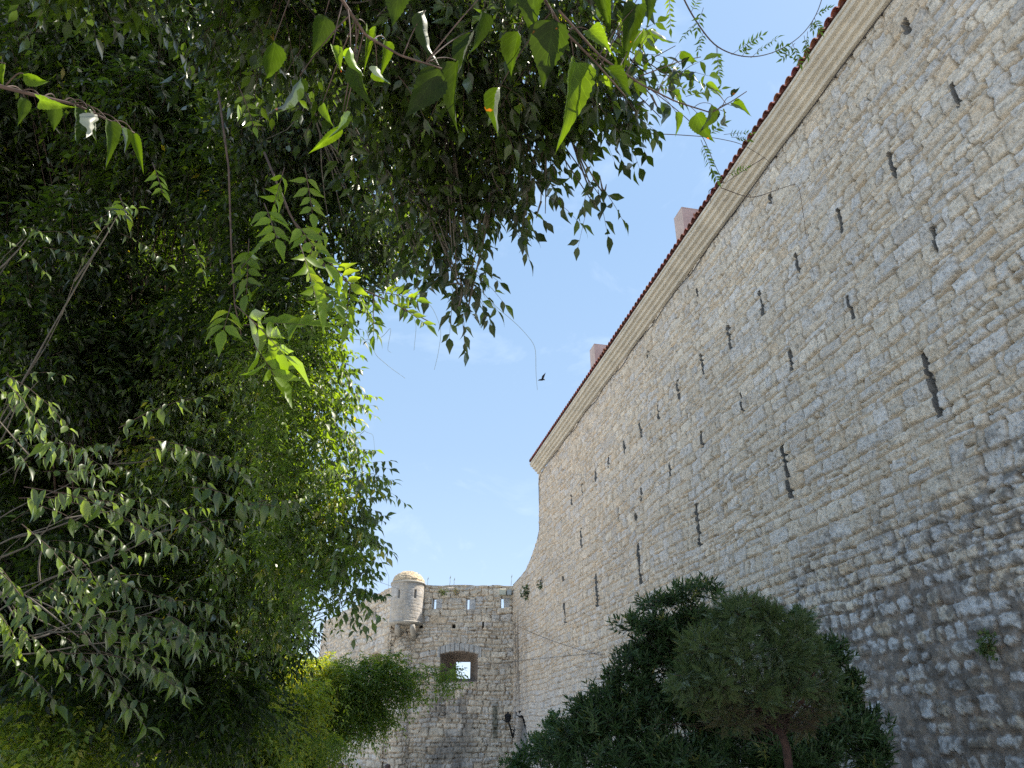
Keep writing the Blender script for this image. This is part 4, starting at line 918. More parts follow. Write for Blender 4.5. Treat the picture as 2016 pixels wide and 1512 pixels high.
mb2 = MB(); wood(mb2, [WO + np.array([0, 0, 1.5]), WO + np.array([.3, 0, 2.4]), WO + np.array([-.5, 0, 3.2])], [q for q in specW if q[0] < 520], rng, 0.022, 12, 5)
mb2.tube([WO, WO + [.1, 0, .8], WO + [0, 0, 1.5], WO + [.3, 0, 2.4], WO + [-.5, 0, 3.3]], [.07, .06, .06, .05, .04], 8)
mb2.build('stems', M_twig, wist, True)
# 5. fresh backlit wisteria shoots in front
def pinnate(fo, mb, p0, p1, n, ls, rng, tm, droop=0.12, tmpl=LEAFLET, nrmv=None, wsc=1.0, tint_s=.15):
    """one compound leaf from p0 to p1 with n pairs of leaflets"""
    dd = p1 - p0; ln = np.linalg.norm(dd); d = dd / ln
    view = nrm(EYE - p0) if nrmv is None else nrmv
    face = nrm(view * .75 + UP * .35 + .35 * rng.randn(3))
    side = nrm(np.cross(d, face))
    pts = []
    for k in range(7):
        t = k / 6; pts.append(p0 + d * ln * t + UP * droop * ln * (t - t * t))
    mb.tube(pts, np.linspace(.0016, .0007, 7), 4)
    for j in range(n):
        t = .18 + .8 * (j + .5) / n; q = p0 + d * ln * t + UP * droop * ln * (t - t * t)
        for sg_ in (1, -1):
            ld = nrm(.55 * d + sg_ * .85 * side - .15 * UP + .16 * rng.randn(3)); z = nrm(face + .35 * rng.randn(3))
            fo.put(tmpl[rng.randint(len(tmpl))], q[None], ld[None], z[None], np.array([ls * (1 - .35 * abs(t - .5)) * rng.uniform(.85, 1.15)]), np.array([np.clip(tm + tint_s * rng.randn(), 0, 1)]), wscale=wsc)
    fo.put(tmpl[0], p1[None], nrm(d + .1 * rng.randn(3))[None], face[None], np.array([ls * 1.15]), np.array([tm]), wscale=wsc)
vine5 = empty('wisteria_vine', tuple(at(420, 330, 2.6)), 'bright yellow green wisteria shoots lit from behind, hanging before the dark foliage', 'vine')
fo, mb = Foliage(), MB()
def stem(pts, r=.0035):
    P = np.array([at(p[0], p[1], p[2] * .8) for p in pts]); mb.tube(P, np.linspace(r, r * .35, len(P)), 5); return P
stem([(430, 180, 2.9), (450, 330, 2.7), (455, 480, 2.6), (462, 600, 2.5), (475, 660, 2.5)])
stem([(520, 300, 2.6), (570, 420, 2.5), (620, 510, 2.45), (690, 560, 2.4), (760, 590, 2.4), (820, 620, 2.4), (858, 640, 2.4)])
for (a, b, c_, d_, t_, n, ls, tm) in [(520, 400, 545, 470, 2.4, 4, .085, .6), (575, 430, 640, 520, 2.3, 5, .085, .75), (590, 480, 625, 600, 2.2, 6, .085, .7), (640, 510, 690, 560, 2.3, 4, .075, .8), (450, 560, 500, 500, 2.5, 4, .075, .25), (490, 470, 485, 580, 2.5, 5, .08, .2),
        (462, 600, 560, 700, 2.2, 4, .13, .6), (480, 640, 600, 640, 2.3, 4, .11, .4), (500, 680, 540, 740, 2.2, 3, .12, .6), (455, 600, 440, 650, 2.3, 3, .09, .7), (690, 560, 680, 640, 2.4, 5, .065, .6), (700, 565, 740, 655, 2.4, 6, .055, .3), (735, 580, 735, 660, 2.4, 5, .055, .3), (740, 575, 820, 590, 2.4, 6, .055, .7), (760, 590, 840, 640, 2.4, 6, .05, .6), (600, 330, 615, 420, 2.5, 4, .075, .7), (560, 330, 540, 400, 2.5, 4, .08, .5), (640, 440, 610, 500, 2.4, 4, .07, .8), (620, 555, 660, 600, 2.3, 4, .07, .5),
        (300, 320, 320, 380, 2.6, 4, .05, .8), (235, 385, 250, 430, 2.6, 3, .06, .85), (470, 170, 500, 250, 2.8, 4, .05, .7), (380, 470, 400, 540, 2.7, 4, .05, .6)]:
    pinnate(fo, mb, at(a, b, t_ * .8), at(c_, d_, t_ * .8 - .05), n, ls * .74, rng, tm)
lv = fo.build('leaves', M_wistbr, vine5); mb.build('stems', M_twig, vine5, True)
# 6. sunny tangle hanging at right side of the mass (between tree A and tree B)
vine6 = empty('wisteria_vine', tuple(at(560, 800, 5.7)), 'light green wisteria tangle spilling down the sunlit right edge of the trees', 'vine')
specV = [(560, 690, 5.7, 80, 60, .3), (600, 640, 5.7, 60, 40, .3), (520, 800, 5.8, 70, 80, .3), (560, 780, 5.7, 60, 60, .3), (590, 860, 5.8, 60, 50, .3), (530, 900, 5.8, 60, 60, .3), (620, 950, 5.8, 40, 50, .2), (560, 1030, 5.9, 70, 60, .3), (640, 1160, 5.8, 60, 50, .25), (500, 1080, 5.9, 70, 60, .3), (600, 1120, 5.9, 50, 50, .25), (630, 600, 5.5, 36, 40, .2), (680, 1110, 5.8, 40, 60, .2), (470, 700, 5.8, 60, 60, .3), (640, 700, 5.7, 40, 40, .2)]
fo, mb = Foliage(), MB(); P, O = blobs(specV, rng, 850); K = len(P)
shoots(fo, mb, P, O + np.array([.5, 0, -.1]), .16 + .08 * rng.rand(K), 5, LO, .066, rng, droop=.4, hang=.3, opp=True, tintm=.4, tints=.2, tw=.001)
fo.build('foliage', M_wistbr, vine6)
def tendril(mb, pts, r=.0016):
    P = np.array([at(*p) for p in pts]); n = 40; t = np.linspace(0, len(P) - 1, n)
    # smooth the polyline
    C = np.stack([np.interp(t, np.arange(len(P)), P[:, k]) for k in range(3)], -1)
    for _ in range(6): C[1:-1] = .25 * C[:-2] + .5 * C[1:-1] + .25 * C[2:]
    mb.tube(C, np.linspace(r, r * .5, n), 4)
for pts in [[(740, 560, 4.5), (800, 570, 4.5), (850, 600, 4.5), (870, 650, 4.5), (862, 700, 4.5), (855, 728, 4.5)], [(640, 650, 4.8), (700, 670, 4.8), (750, 668, 4.8), (772, 640, 4.8), (762, 690, 4.8), (770, 694, 4.8)], [(900, 500, 4.2), (960, 590, 4.2), (1020, 640, 4.2), (1055, 680, 4.2), (1055, 735, 4.2), (1058, 768, 4.2)], [(720, 650, 4.8), (740, 700, 4.8), (770, 725, 4.8), (798, 745, 4.8)],
            [(690, 790, 5.6), (705, 820, 5.6), (718, 850, 5.6), (735, 855, 5.6), (738, 890, 5.6)], [(718, 848, 5.6), (692, 870, 5.6), (690, 900, 5.6)], [(735, 1075, 5.6), (755, 1110, 5.6), (766, 1135, 5.6), (764, 1165, 5.6)], [(760, 560, 4.6), (800, 590, 4.6), (820, 640, 4.6), (815, 690, 4.6)], [(570, 1170, 6), (572, 1230, 6), (590, 1255, 6), (618, 1285, 6)], [(590, 1255, 6), (600, 1240, 6), (598, 1235, 6)], [(940, 330, 4.1), (948, 420, 4.1), (946, 480, 4.1), (952, 500, 4.1)]]:
    tendril(mb, pts, .0018)
mb.build('stems', M_gtwig, vine6, True)
# 7. long wisteria runner across the top right of the sky
vine7 = empty('wisteria_vine', tuple(at(1340, 0, 4.2)), 'long wiry wisteria runner with sparse curled leaflets crossing the open sky toward the eave', 'vine')
fo, mb = Foliage(), MB()
r1 = [(1325, -60, 4.6), (1345, 0, 4.6), (1375, 50, 4.65), (1405, 90, 4.7), (1440, 107, 4.8), (1480, 115, 4.9), (1530, 103, 5.0), (1580, 72, 5.1), (1612, 25, 5.2), (1625, -30, 5.3)]
tendril(mb, r1, .0055)
for (a, b, c_, d_, n, ls, tm) in [(1412, 92, 1418, 155, 5, .042, .4), (1440, 108, 1500, 70, 6, .05, .5), (1460, 112, 1480, 85, 4, .04, .3), (1478, 114, 1530, 75, 6, .045, .3), (1520, 105, 1545, 92, 4, .05, .2), (1560, 85, 1575, 125, 5, .045, .1), (1583, 70, 1590, 110, 4, .045, .1), (1600, 40, 1600, 60, 5, .04, .1), (1605, 30, 1632, 15, 4, .04, .1), (1565, 85, 1540, 115, 4, .045, .15), (1385, 62, 1375, 100, 5, .045, .3), (1370, 45, 1345, 75, 4, .04, .35), (1360, 25, 1375, 0, 4, .045, .3), (1590, 62, 1588, 105, 6, .04, .1), (1603, 35, 1615, 62, 5, .04, .1), (1535, 102, 1568, 118, 3, .05, .1)]:
    pinnate(fo, mb, at(a, b, 4.8), at(c_, d_, 4.8), n, ls, rng, tm, tmpl=LEAFLET, wsc=.8)
for (a, b, c_, d_, n, ls, tm, t_) in [(1318, -20, 1320, 55, 6, .05, .75, 4.3), (1410, 92, 1415, 150, 4, .05, .7, 4.7), (1280, 165, 1360, 180, 6, .055, .8, 3.9), (1290, 120, 1330, 140, 5, .055, .8, 3.9), (1350, 190, 1420, 176, 5, .05, .85, 3.9), (1380, 275, 1400, 330, 7, .045, .3, 4.0), (1400, 330, 1412, 355, 5, .04, .2, 4.0), (1390, 270, 1425, 245, 5, .045, .5, 4.0), (1425, 265, 1480, 262, 7, .03, .1, 4.2), (1440, 270, 1475, 275, 6, .03, .1, 4.2), (1430, 345, 1470, 330, 6, .03, .2, 4.3), (1385, 15, 1372, 60, 4, .05, .4, 4.4)]:
    pinnate(fo, mb, at(a, b, t_), at(c_, d_, t_), n, ls, rng, tm, wsc=.9)
for pts in [[(1230, 140, 3.9), (1300, 190, 3.95), (1355, 235, 4), (1385, 270, 4.05), (1405, 320, 4.1), (1425, 360, 4.2)], [(1250, 262, 4), (1330, 265, 4.05), (1400, 270, 4.1), (1460, 282, 4.4), (1520, 320, 5.5), (1505, 345, 5.5)], [(1425, 358, 4.2), (1395, 375, 4.4), (1400, 400, 4.5)], [(1420, 370, 4.3), (1480, 392, 4.8), (1540, 370, 5.5), (1572, 360, 6), (1580, 410, 6.3), (1588, 470, 6.5)], [(1505, 310, 5.), (1450, 345, 4.8), (1425, 362, 4.5)], [(1260, 150, 2.6), (1340, 120, 2.7), (1380, 112, 2.7)], [(1265, 125, 3.4), (1330, 90, 3.4)]]:
    tendril(mb, pts, .003)
fo.build('leaves', M_wistbr, vine7); mb.build('stems', M_twig, vine7, True)
# 8. wisteria on the pergola further off
PG = at(560, 1500, 15.5); PG[2] = -0.2
vine8 = empty('wisteria_vine', tuple(PG), 'wisteria tinted yellow on its sunlit side, heaped over the pergola in front of the far wall', 'vine')
specP = [(480, 1310, 15.5, 60, 50, .9), (420, 1380, 14.5, 90, 70, 1), (560, 1370, 15.5, 70, 70, 1), (630, 1345, 15.5, 60, 45, .8), (690, 1345, 15.5, 45, 45, .7), (640, 1405, 15.5, 50, 46, .8), (610, 1440, 15.2, 44, 40, .5), (675, 1440, 15.5, 26, 26, .4), (560, 1450, 15, 80, 60, .9), (350, 1450, 13, 110, 70, 1), (450, 1480, 14, 100, 60, 1), (600, 1490, 15, 50, 40, .6), (700, 1400, 15.5, 45, 35, .6),
         (765, 1322, 15.8, 34, 26, .6), (800, 1332, 15.8, 30, 18, .5), (850, 1328, 15.8, 34, 10, .3), (735, 1372, 15.8, 34, 44, .5), (785, 1362, 15.8, 26, 22, .4), (752, 1420, 15.8, 22, 24, .3), (812, 1362, 15.8, 14, 20, .2), (775, 1300, 15.8, 16, 10, .2), (885, 1325, 15.8, 25, 12, .25), (720, 1430, 15.8, 25, 22, .3), (665, 1305, 15.5, 25, 12, .3), (730, 1310, 15.8, 25, 14, .3), (520, 1300, 15.5, 40, 30, .5), (250, 1420, 12.5, 120, 100, 1), (100, 1450, 12, 140, 100, 1), (230, 1500, 12, 160, 50, 1), (868, 1350, 15.8, 12, 14, .15), (760, 1300, 15.8, 14, 12, .2), (600, 1325, 15, 70, 28, .7), (470, 1420, 8.6, 90, 60, .5), (380, 1470, 8.4, 90, 60, .5), (500, 1500, 8.8, 80, 40, .5), (400, 1400, 8.8, 60, 40, .4), (120, 1420, 6.2, 110, 50, .4), (30, 1480, 6.0, 110, 50, .4), (180, 1490, 6.3, 60, 50, .4), (340, 1510, 8, 60, 30, .4), (540, 1320, 12, 60, 40, .6), (600, 1400, 12.5, 60, 60, .6), (520, 1440, 11, 70, 60, .6), (640, 1470, 13, 40, 30, .4)]
fo, mb = Foliage(), MB(); P, O = blobs(specP, rng, 1700, sub=14, shell=.35); K = len(P)
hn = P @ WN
shoots(fo, None, P, O + np.array([.2, -.1, -.15]) + .45 * rng.randn(K, 3), .20 + .24 * rng.rand(K), 5, LO, .088, rng, droop=.45, hang=.3, opp=True, tintm=.36 + .34 * sst(-hn, -.35, .3) * sst(P[:, 2], .9, 2.3) + 0 * hn, tints=.2)  # tint raised towards yellow in the sunlit zone, sunlight painted into the leaves
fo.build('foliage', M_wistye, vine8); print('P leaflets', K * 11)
for pts in [[(625, 1350, 14.8), (630, 1390, 14.7), (640, 1430, 14.8), (655, 1450, 14.8)], [(660, 1345, 14.8), (668, 1380, 14.8), (660, 1400, 14.8)], [(560, 1410, 14.5), (572, 1430, 14.5), (568, 1460, 14.5)], [(545, 1400, 14.5), (550, 1440, 14.5)], [(660, 1380, 14.8), (690, 1395, 14.8), (700, 1405, 14.8)], [(535, 1380, 14.4), (530, 1430, 14.4)], [(720, 1385, 15), (728, 1410, 15)], [(640, 1300, 15), (655, 1290, 15), (670, 1302, 15)], [(610, 1440, 14.6), (618, 1480, 14.6)], [(350, 1370, 11), (352, 1420, 11), (350, 1470, 11)], [(425, 1390, 12), (430, 1420, 12), (424, 1450, 12)]]:
    tendril(mb, pts, .006)
mb.build('stems', M_gtwig, vine8, True)
mb = MB(); wood(mb, [PG + np.array([0, 0, 2.4])], specP, rng, .03, 3, 5); mb.tube([PG, PG + [0.1, 0, 1.2], PG + [0, 0, 2.5]], [.08, .07, .05], 7); mb.build('trunk', M_twig, vine8, True)
# pergola posts and beam under that vine
PP = at(272, 1480, 7.6); 
pb = MB()
def post_at(x, y, z1, r=.055):
    m = MB(); m.tube([(x, y, -0.3), (x, y, z1)], r, 12); return m
perg = empty('pergola', (PP[0], PP[1], -0.1), 'slim grey brown metal pergola post rising into the foliage at the lower left', 'pergola')
post_at(PP[0], PP[1], 3.0).build('post', M_post, perg, True)
pm = MB(); pm.box((PP[0] - 1.2, PP[1] + 1.5, 3.05), (1.6, 0, 0), (0, .03, 0), (0, 0, .05)); pm.build('beam', M_post, perg)

# ---- shrubs below the long wall ----------------------------------------------------
OL = at(1450, 1500, 10.2); OL[2] = -0.2
ole = empty('oleander_shrub', tuple(OL), 'large dark oleander shrub with narrow leaves against the foot of the stone wall', 'shrub')
specO = [(1290, 1195, 10.3, 40, 26, .35), (1345, 1180, 10.3, 40, 26, .35), (1400, 1172, 10.3, 26, 24, .3), (1250, 1240, 10.2, 36, 24, .35), (1310, 1240, 10.3, 50, 30, .45), (1370, 1230, 10.3, 50, 40, .45), (1280, 1300, 10.2, 45, 30, .45), (1340, 1300, 10.3, 60, 50, .5), (1220, 1350, 10.1, 40, 26, .4), (1190, 1372, 10, 28, 18, .3), (1270, 1370, 10.1, 60, 45, .5), (1340, 1390, 10, 70, 60, .6),
         (1200, 1430, 9.8, 80, 50, .6), (1140, 1450, 9.8, 60, 40, .5), (1100, 1490, 9.7, 60, 35, .5), (1290, 1470, 9.6, 90, 60, .6), (1200, 1500, 9.5, 80, 40, .6), (1400, 1450, 9.8, 90, 70, .7), (1400, 1330, 10.4, 70, 70, .6), (1480, 1480, 9.6, 90, 60, .7), (1600, 1330, 10.3, 70, 60, .6), (1640, 1290, 10.3, 40, 36, .4), (1660, 1360, 10.2, 45, 50, .5), (1640, 1440, 9.8, 80, 70, .7), (1700, 1470, 9.7, 45, 55, .5), (1560, 1430, 9.8, 80, 70, .7), (1600, 1510, 9.4, 100, 50, .6), (1540, 1240, 10.6, 70, 50, .5), (1450, 1230, 10.6, 60, 50, .5), (1720, 1510, 9.5, 40, 30, .4)]
fo, mb = Foliage(), MB(); specO += [(1255, 1320, 10.2, 50, 42, .45), (1225, 1385, 10.1, 60, 40, .45), (1170, 1410, 9.9, 60, 34, .4), (1290, 1270, 10.2, 50, 40, .45), (1350, 1500, 9.3, 110, 50, .6), (1480, 1420, 10, 100, 70, .6), (1700, 1430, 9.9, 45, 50, .5), (1560, 1500, 9.3, 120, 50, .6), (1250, 1420, 9.9, 80, 50, .6), (1420, 1260, 10.5, 70, 60, .5), (1330, 1270, 10.3, 70, 50, .5)]
P, O = blobs(specO, rng, 1150); K = len(P)
def whorls(fo, mb, P, Dr, rng, ls, ln, nw, tmpl, tm, ts, spread=.9, per=3):
    K = len(P); Dr = nrm(Dr); a = nrm(np.cross(Dr, UP + .3 * rng.randn(K, 3))); b = np.cross(Dr, a)
    twigs(mb, P, P + Dr * ln * .5, P + Dr * ln, .003)
    tk = np.clip(tm + ts * rng.randn(K), 0, 1)
    for w_ in range(nw):
        t = .25 + .75 * w_ / max(1, nw - 1); f = .5 + spread * (1 - .75 * t)
        for k in range(per):
            an = k * 2 * math.pi / per + w_ * 1.05 + .4 * rng.randn(K)
            rd = a * np.cos(an)[:, None] + b * np.sin(an)[:, None]
            ld = nrm(Dr * (.35 + .75 * t) + rd * f + .12 * rng.randn(K, 3)); z = nrm(Dr - ld * np.sum(Dr * ld, -1, keepdims=True) + .15 * rng.randn(K, 3))
            fo.put(tmpl[rng.randint(len(tmpl))], P + Dr * ln * t, ld, z, ls * (.8 + .35 * rng.rand(K)), np.clip(tk + ts * .5 * rng.randn(K) + .15 * t, 0, 1))
LANCE = [leaf_mid(.115, .02, -.05), leaf_mid(.10, .03, -.12)]
whorls(fo, mb, P, O * .8 + UP * .75 + np.array([-.15, -.25, 0]), rng, .125, .13, 3, LANCE, .42, .20)
fo.build('foliage', M_olean, ole); print('O leaves', K * 12)
wood(mb, [OL + np.array([0, 0, .5]), OL + np.array([-.6, 0, .4]), OL + np.array([.5, .1, .4])], specO, rng, .022, 4, 5); mb.build('stems', M_bark, ole, True)
PI_ = at(1080, 1500, 12.2); PI_[2] = -.25
pit = empty('pittosporum_shrub', tuple(PI_), 'bright green small leaved shrub left of the oleander, below the iron lanterns', 'shrub')
specT = [(1110, 1440, 12.2, 45, 30, .5), (1090, 1430, 12.2, 30, 22, .4), (1060, 1470, 12.1, 50, 35, .5), (1030, 1500, 12.1, 45, 25, .5), (1120, 1500, 12, 60, 35, .5), (1150, 1450, 12.2, 30, 25, .4), (1000, 1512, 12., 35, 14, .3)]
fo, mb = Foliage(), MB(); P, O = blobs(specT, rng, 1500); K = len(P)
whorls(fo, mb, P, O + UP * .5, rng, .055, .09, 3, [leaf_mid(.22, .02, -.05)], .5, .2, per=4)
fo.build('foliage', M_pitto, pit); wood(mb, [PI_ + np.array([0, 0, .3])], specT, rng, .02, 4, 5); mb.build('stems', M_bark, pit, True)
# the conifer standing before the oleander
CY = at(1560, 1560, 8.2); CY[2] = -.15
cyp = empty('cypress_tree', tuple(CY), 'small rounded conifer with feathery blue green sprays browning underneath, before the oleander', 'tree')
specC2 = [(1440, 1215, 8.2, 62, 50, .5), (1510, 1215, 8.2, 62, 46, .5), (1570, 1240, 8.3, 48, 42, .4), (1385, 1270, 8.1, 52, 52, .45), (1450, 1285, 8.0, 75, 60, .55), (1530, 1290, 8.1, 75, 60, .55), (1600, 1290, 8.3, 45, 45, .4), (1350, 1325, 8.0, 45, 42, .4), (1400, 1350, 7.9, 60, 45, .5), (1480, 1360, 7.9, 70, 45, .5), (1555, 1350, 8.0, 65, 45, .5), (1620, 1345, 8.2, 38, 38, .3), (1430, 1395, 7.9, 60, 26, .4), (1370, 1390, 7.9, 35, 24, .3), (1520, 1395, 8.0, 45, 22, .3), (1600, 1395, 8.1, 40, 22, .3), (1450, 1190, 8.2, 50, 30, .4), (1340, 1360, 8, 34, 30, .3), (1460, 1420, 7.9, 70, 24, .3), (1580, 1425, 8.0, 50, 22, .3), (1630, 1385, 8.1, 30, 24, .25)]
def spray(seed):
    r = np.random.RandomState(seed); V = []; T = []; Q = []
    for k in range(13):
        t = k / 12.0; sg_ = 1 if k % 2 else -1
        a = np.array([t * .8, 0, 0]); d = nrm(np.array([.75, sg_ * (.8 - .55 * t) if k < 12 else 0, .3 * (r.rand() - .5)])); ln = (.34 - .16 * t) * r.uniform(.8, 1.2)
        p = nrm(np.cross(d, [0, 0, 1])) * .030; n = len(V)
        V += [a, a + d * ln * .5 + p, a + d * ln, a + d * ln * .5 - p]; T += [[n, n + 2, n + 1], [n, n + 3, n + 2]]
    n = len(V); V += [[0, -.012, 0], [0, .012, 0], [.85, 0, .0]]; T += [[n, n + 2, n + 1]]
    return np.array(V), np.zeros((0, 4), int), np.array(T)
SPR = [spray(i) for i in range(4)]
fo, mb = Foliage(), MB(); P, O = blobs(specC2, rng, 5200, sub=6); K = len(P); cc = at(1490, 1300, 8.1)
up_ = sst((P[:, 2] - cc[2]), -.80, -.05)
tn = np.clip(.88 - .68 * up_ + .22 * (vn(P[:, 0] * 3, P[:, 2] * 3, 5) - .5) * 2 + .10 * rng.randn(K), 0, 1)
for k in range(4):
    m_ = (np.arange(K) % 4) == k; d_ = nrm(O * .8 + UP * .25 + .3 * rng.randn(K, 3))
    fo.put(SPR[k], P[m_], d_[m_], nrm(rng.randn(m_.sum(), 3) + np.array([0, -.5, .3])), .125 * (.7 + .6 * rng.rand(m_.sum())), tn[m_])
fo.build('crown', M_cyp, cyp); print('cyp sprays', K)
top = at(1500, 1290, 8.15)
mb.tube([CY, CY + [-.03, 0, .3], at(1548, 1470, 8.15), at(1530, 1420, 8.1), at(1518, 1360, 8.1), top + [0, 0, .1]], [.06, .052, .046, .038, .03, .015], 10)
mb.tube([at(1540, 1450, 8.12), at(1500, 1400, 8.05), at(1440, 1340, 8.0)], [.03, .022, .01], 7); mb.tube([at(1535, 1430, 8.12), at(1580, 1380, 8.15), at(1605, 1320, 8.2)], [.03, .022, .01], 7)
wood(mb, [at(1530, 1420, 8.1), at(1515, 1360, 8.1), at(1538, 1450, 8.1)], specC2, rng, .02, 9, 5)
# bare dead twigs underneath
n = 130; P0 = at(1530, 1425, 8.1) + .08 * rng.randn(n, 3); P2 = at(1510, 1400, 7.9) + rng.randn(n, 3) * np.array([.42, .3, .13]); twigs(mb, P0, .5 * (P0 + P2) + .05 * rng.randn(n, 3), P2, .0035)
mb.build('trunk', M_redbark, cyp, True)

# ---- small plants on the walls -----------------------------------------------------
def tuft(u, v, n, rad, ls, label, cat='plant', onw=True, tm=.4, name='wall_plant', elong=1.0, mat=None):
    if onw: s_, z_ = onwall(u, v); c = W(s_, D - .03, z_); nn = -WN
    else: c = ony(u, v, YF - .04); nn = np.array([0, -1.0, 0])
    f = Foliage(); m = MB(); P = np.repeat(c[None], n, 0); d = nrm(nn + .9 * rng.randn(n, 3) * np.array([1, 1, elong]) - UP * .2)
    E = P + d * rad * rng.rand(n, 1) ** .5
    for k in range(3): f.put(MID[k], E + .02 * rng.randn(n, 3), nrm(d + .6 * rng.randn(n, 3)), nrm(nn + UP + .5 * rng.randn(n, 3)), ls, np.clip(tm + .2 * rng.randn(n), 0, 1), wscale=1.5)
    twigs(m, P, .5 * (P + E), E, .003)
    o = f.build(name, mat or M_weed, None); tag(o, label, cat)
    m.build('stems', M_gtwig, o, True)
    return o
tuft(1955, 1268, 60, .17, .055, 'leafy caper plant growing from the dark stones at the right edge', tm=.45, elong=1.6)
tuft(1040, 1166, 60, .32, .10, 'small grey green tuft rooted high on the long wall near the far corner', tm=.1, elong=1.8)
tuft(872, 1165, 50, .25, .07, 'dry olive tuft rooted under the rim of the far wall beside the turret', onw=False, tm=.6)
tuft(600 + 1090 / 3.67, 1100 + 240 / 3.67, 30, .2, .06, 'tiny brownish tuft hanging from the rim of the far wall over the slits', onw=False, tm=.8)
tuft(1067, 1152, 24, .2, .08, 'tiny dark tuft in a hole of the long wall above the far corner', tm=.0, elong=1.4)
for (u, v0, v1, lb) in [(841, 1153, 1139, 'dry grass stalk on the far wall right beside the domed turret'), (885, 1152, 1136, 'tallest dry grass stalk standing on the middle of the far wall rim'), (893, 1152, 1141, 'shorter dry grass stalk right of the tallest one on the far wall rim'), (1006, 1150, 1134, 'dry grass stalk at the right end of the far wall rim above the grey box')]:
    m = MB(); a = ony(u, v0 + 2, YF + .12); b = ony(u + 1, v1, YF + .12); m.tube([a, .5 * (a + b) + [.02, 0, 0], b], [.014, .012, .006], 4)
    k = .78 * b + .22 * a; m.tube([k, k + [.03, 0, .09], k + [.04, 0, .2]], [.012, .02, .004], 4)
    tag(m.build('grass_stalk', M_gtwig, None, True), lb, 'grass stalk', 'dry stalks on the far wall rim')

# ---- fittings ------------------------------------------------------------------------
def ebox(u0, v0, u1, v1, mat, label):
    a = ony(u0, v1, YF - .1); b = ony(u1, v0, YF - .1); c = .5 * (a + b); w_, h_ = (b[0] - a[0]) / 2, (b[2] - a[2]) / 2
    o = empty('electrical_box', tuple(c), label, 'electrical box')
    m = MB(); m.box(c + [0, -.02, 0], (w_, 0, 0), (0, .11, 0), (0, 0, h_)); m.build('housing', mat, o)
    m = MB(); m.box(c + [0, -.145, .0], (w_ * .92, 0, 0), (0, .012, 0), (0, 0, h_ * .9)); m.build('cover', mat, o)
    m = MB(); m.tube([c + [w_ * .4, 0, -h_], c + [w_ * .4, .02, -h_ - .35]], .015, 6); m.build('conduit', M_box, o)
ebox(983, 1162, 996, 1172, M_box, 'larger cream box mounted high on the far wall near the corner')
ebox(998, 1162, 1007, 1172, M_boxg, 'smaller grey box mounted beside the cream one in the wall corner')
def lantern(u_top, v_top, u_bot, v_bot, u_st, v_st, y, label):
    a = ony(u_bot, v_bot, y); b = ony(u_top, v_top, y - .35)
    o = empty('wall_lantern', tuple(a), label, 'lantern')
    m = MB(); m.tube([a, a + .5 * (b - a) + [0, -.05, 0], b - .12 * nrm(b - a)], [.045, .04, .035], 8); st = ony(u_st, v_st, y)
    m.tube([a, .5 * (a + st), st], [.03, .03, .02], 6); q = a + .45 * (b - a); m.tube([q, .5 * (q + st) + [0, 0, -.04], .6 * st + .4 * a], .018, 6); m.build('bracket', M_iron, o)
    m = MB(); r = .13
    m.lathe((b[0], b[1], b[2]), [(.03, -.12), (.11, -.08), (.15, .12), (.17, .16), (.15, .19), (.05, .27), (.02, .33)], 6); m.build('lantern_head', M_iron, o)
    m = MB(); m.tube([b + [-.06, 0, -.1], b + [-.26, 0, .02], b + [-.27, 0, .14]], .02, 6); m.build('hook', M_iron, o)
lantern(1000, 1417, 1010, 1452, 1013, 1432, YF - .25, 'left black iron lantern on a slanting bracket beside the grey arch')
lantern(1028, 1408, 1038, 1444, 1043, 1427, YF - 1.0, 'right black iron lantern on a slanting bracket in front of the grey arch')
def cable(name, pts, r, label, cat='cable', n=120, sag=0.0):
    m = MB(); P = np.array(pts); t = np.linspace(0, len(P) - 1, n); C = np.stack([np.interp(t, np.arange(len(P)), P[:, k]) for k in range(3)], -1)
    for _ in range(8 if sag == 0 else 1): C[1:-1] = .25 * C[:-2] + .5 * C[1:-1] + .25 * C[2:]
    C[:, 2] -= sag * np.sin(np.linspace(0, math.pi, n)); m.tube(C, r, 5)
    tag(m.build(name, M_cable, None, True), label, cat)
a = ony(700, 1128, YF - 2.0); b = ony(1010, 1228, YF - 1.4); s_, z_ = onwall(1180, 1290, D - .1); c = W(s_, D - .1, z_)
cable('overhead_cable', [a, b], .008, 'thin wire slung from the trees across the turret to the far corner', sag=.12)
cable('wall_cable', [b, c], .009, 'thin wire running from the far corner down across the long wall', sag=.10)
a = ony(928, 1312, YF - .12); b = ony(1008, 1303, YF - .1); s2_, z2_ = onwall(1180, 1285, D - .08)
cable('wall_cable', [a, b + [-.1, 0, 0], W(s2_, D - .08, z2_)], .007, 'faint wire running level from the embrasure onto the long wall', sag=.0)
pts = []; rr_ = np.random.RandomState(9)
ss_ = np.arange(5.5, S1 + .01, .9)
for i, q in enumerate(ss_): pts.append(W(q, D - .045, ZC - .03 - (.13 if i % 3 == 1 else .02) * (1 if q > 12 else .25) - .02 * rr_.rand()))
pts.append(W(S1 - .02, D - .05, ZC - .5)); pts.append(W(S1 - .05, D - .05, ZC - 1.4))
cable('cornice_cable', pts, .012, 'black cable looping loosely along the underside of the cream cornice', n=500)
s_, z_ = onwall(1220, 1250, D - .05); z1_ = onwall(1217, 985, D - .05)[1]
# drainpipe-like pale rod below the slit
m = MB(); p0 = np.array(onwall(1257, 1050)); p1 = np.array(onwall(1258, 1115))
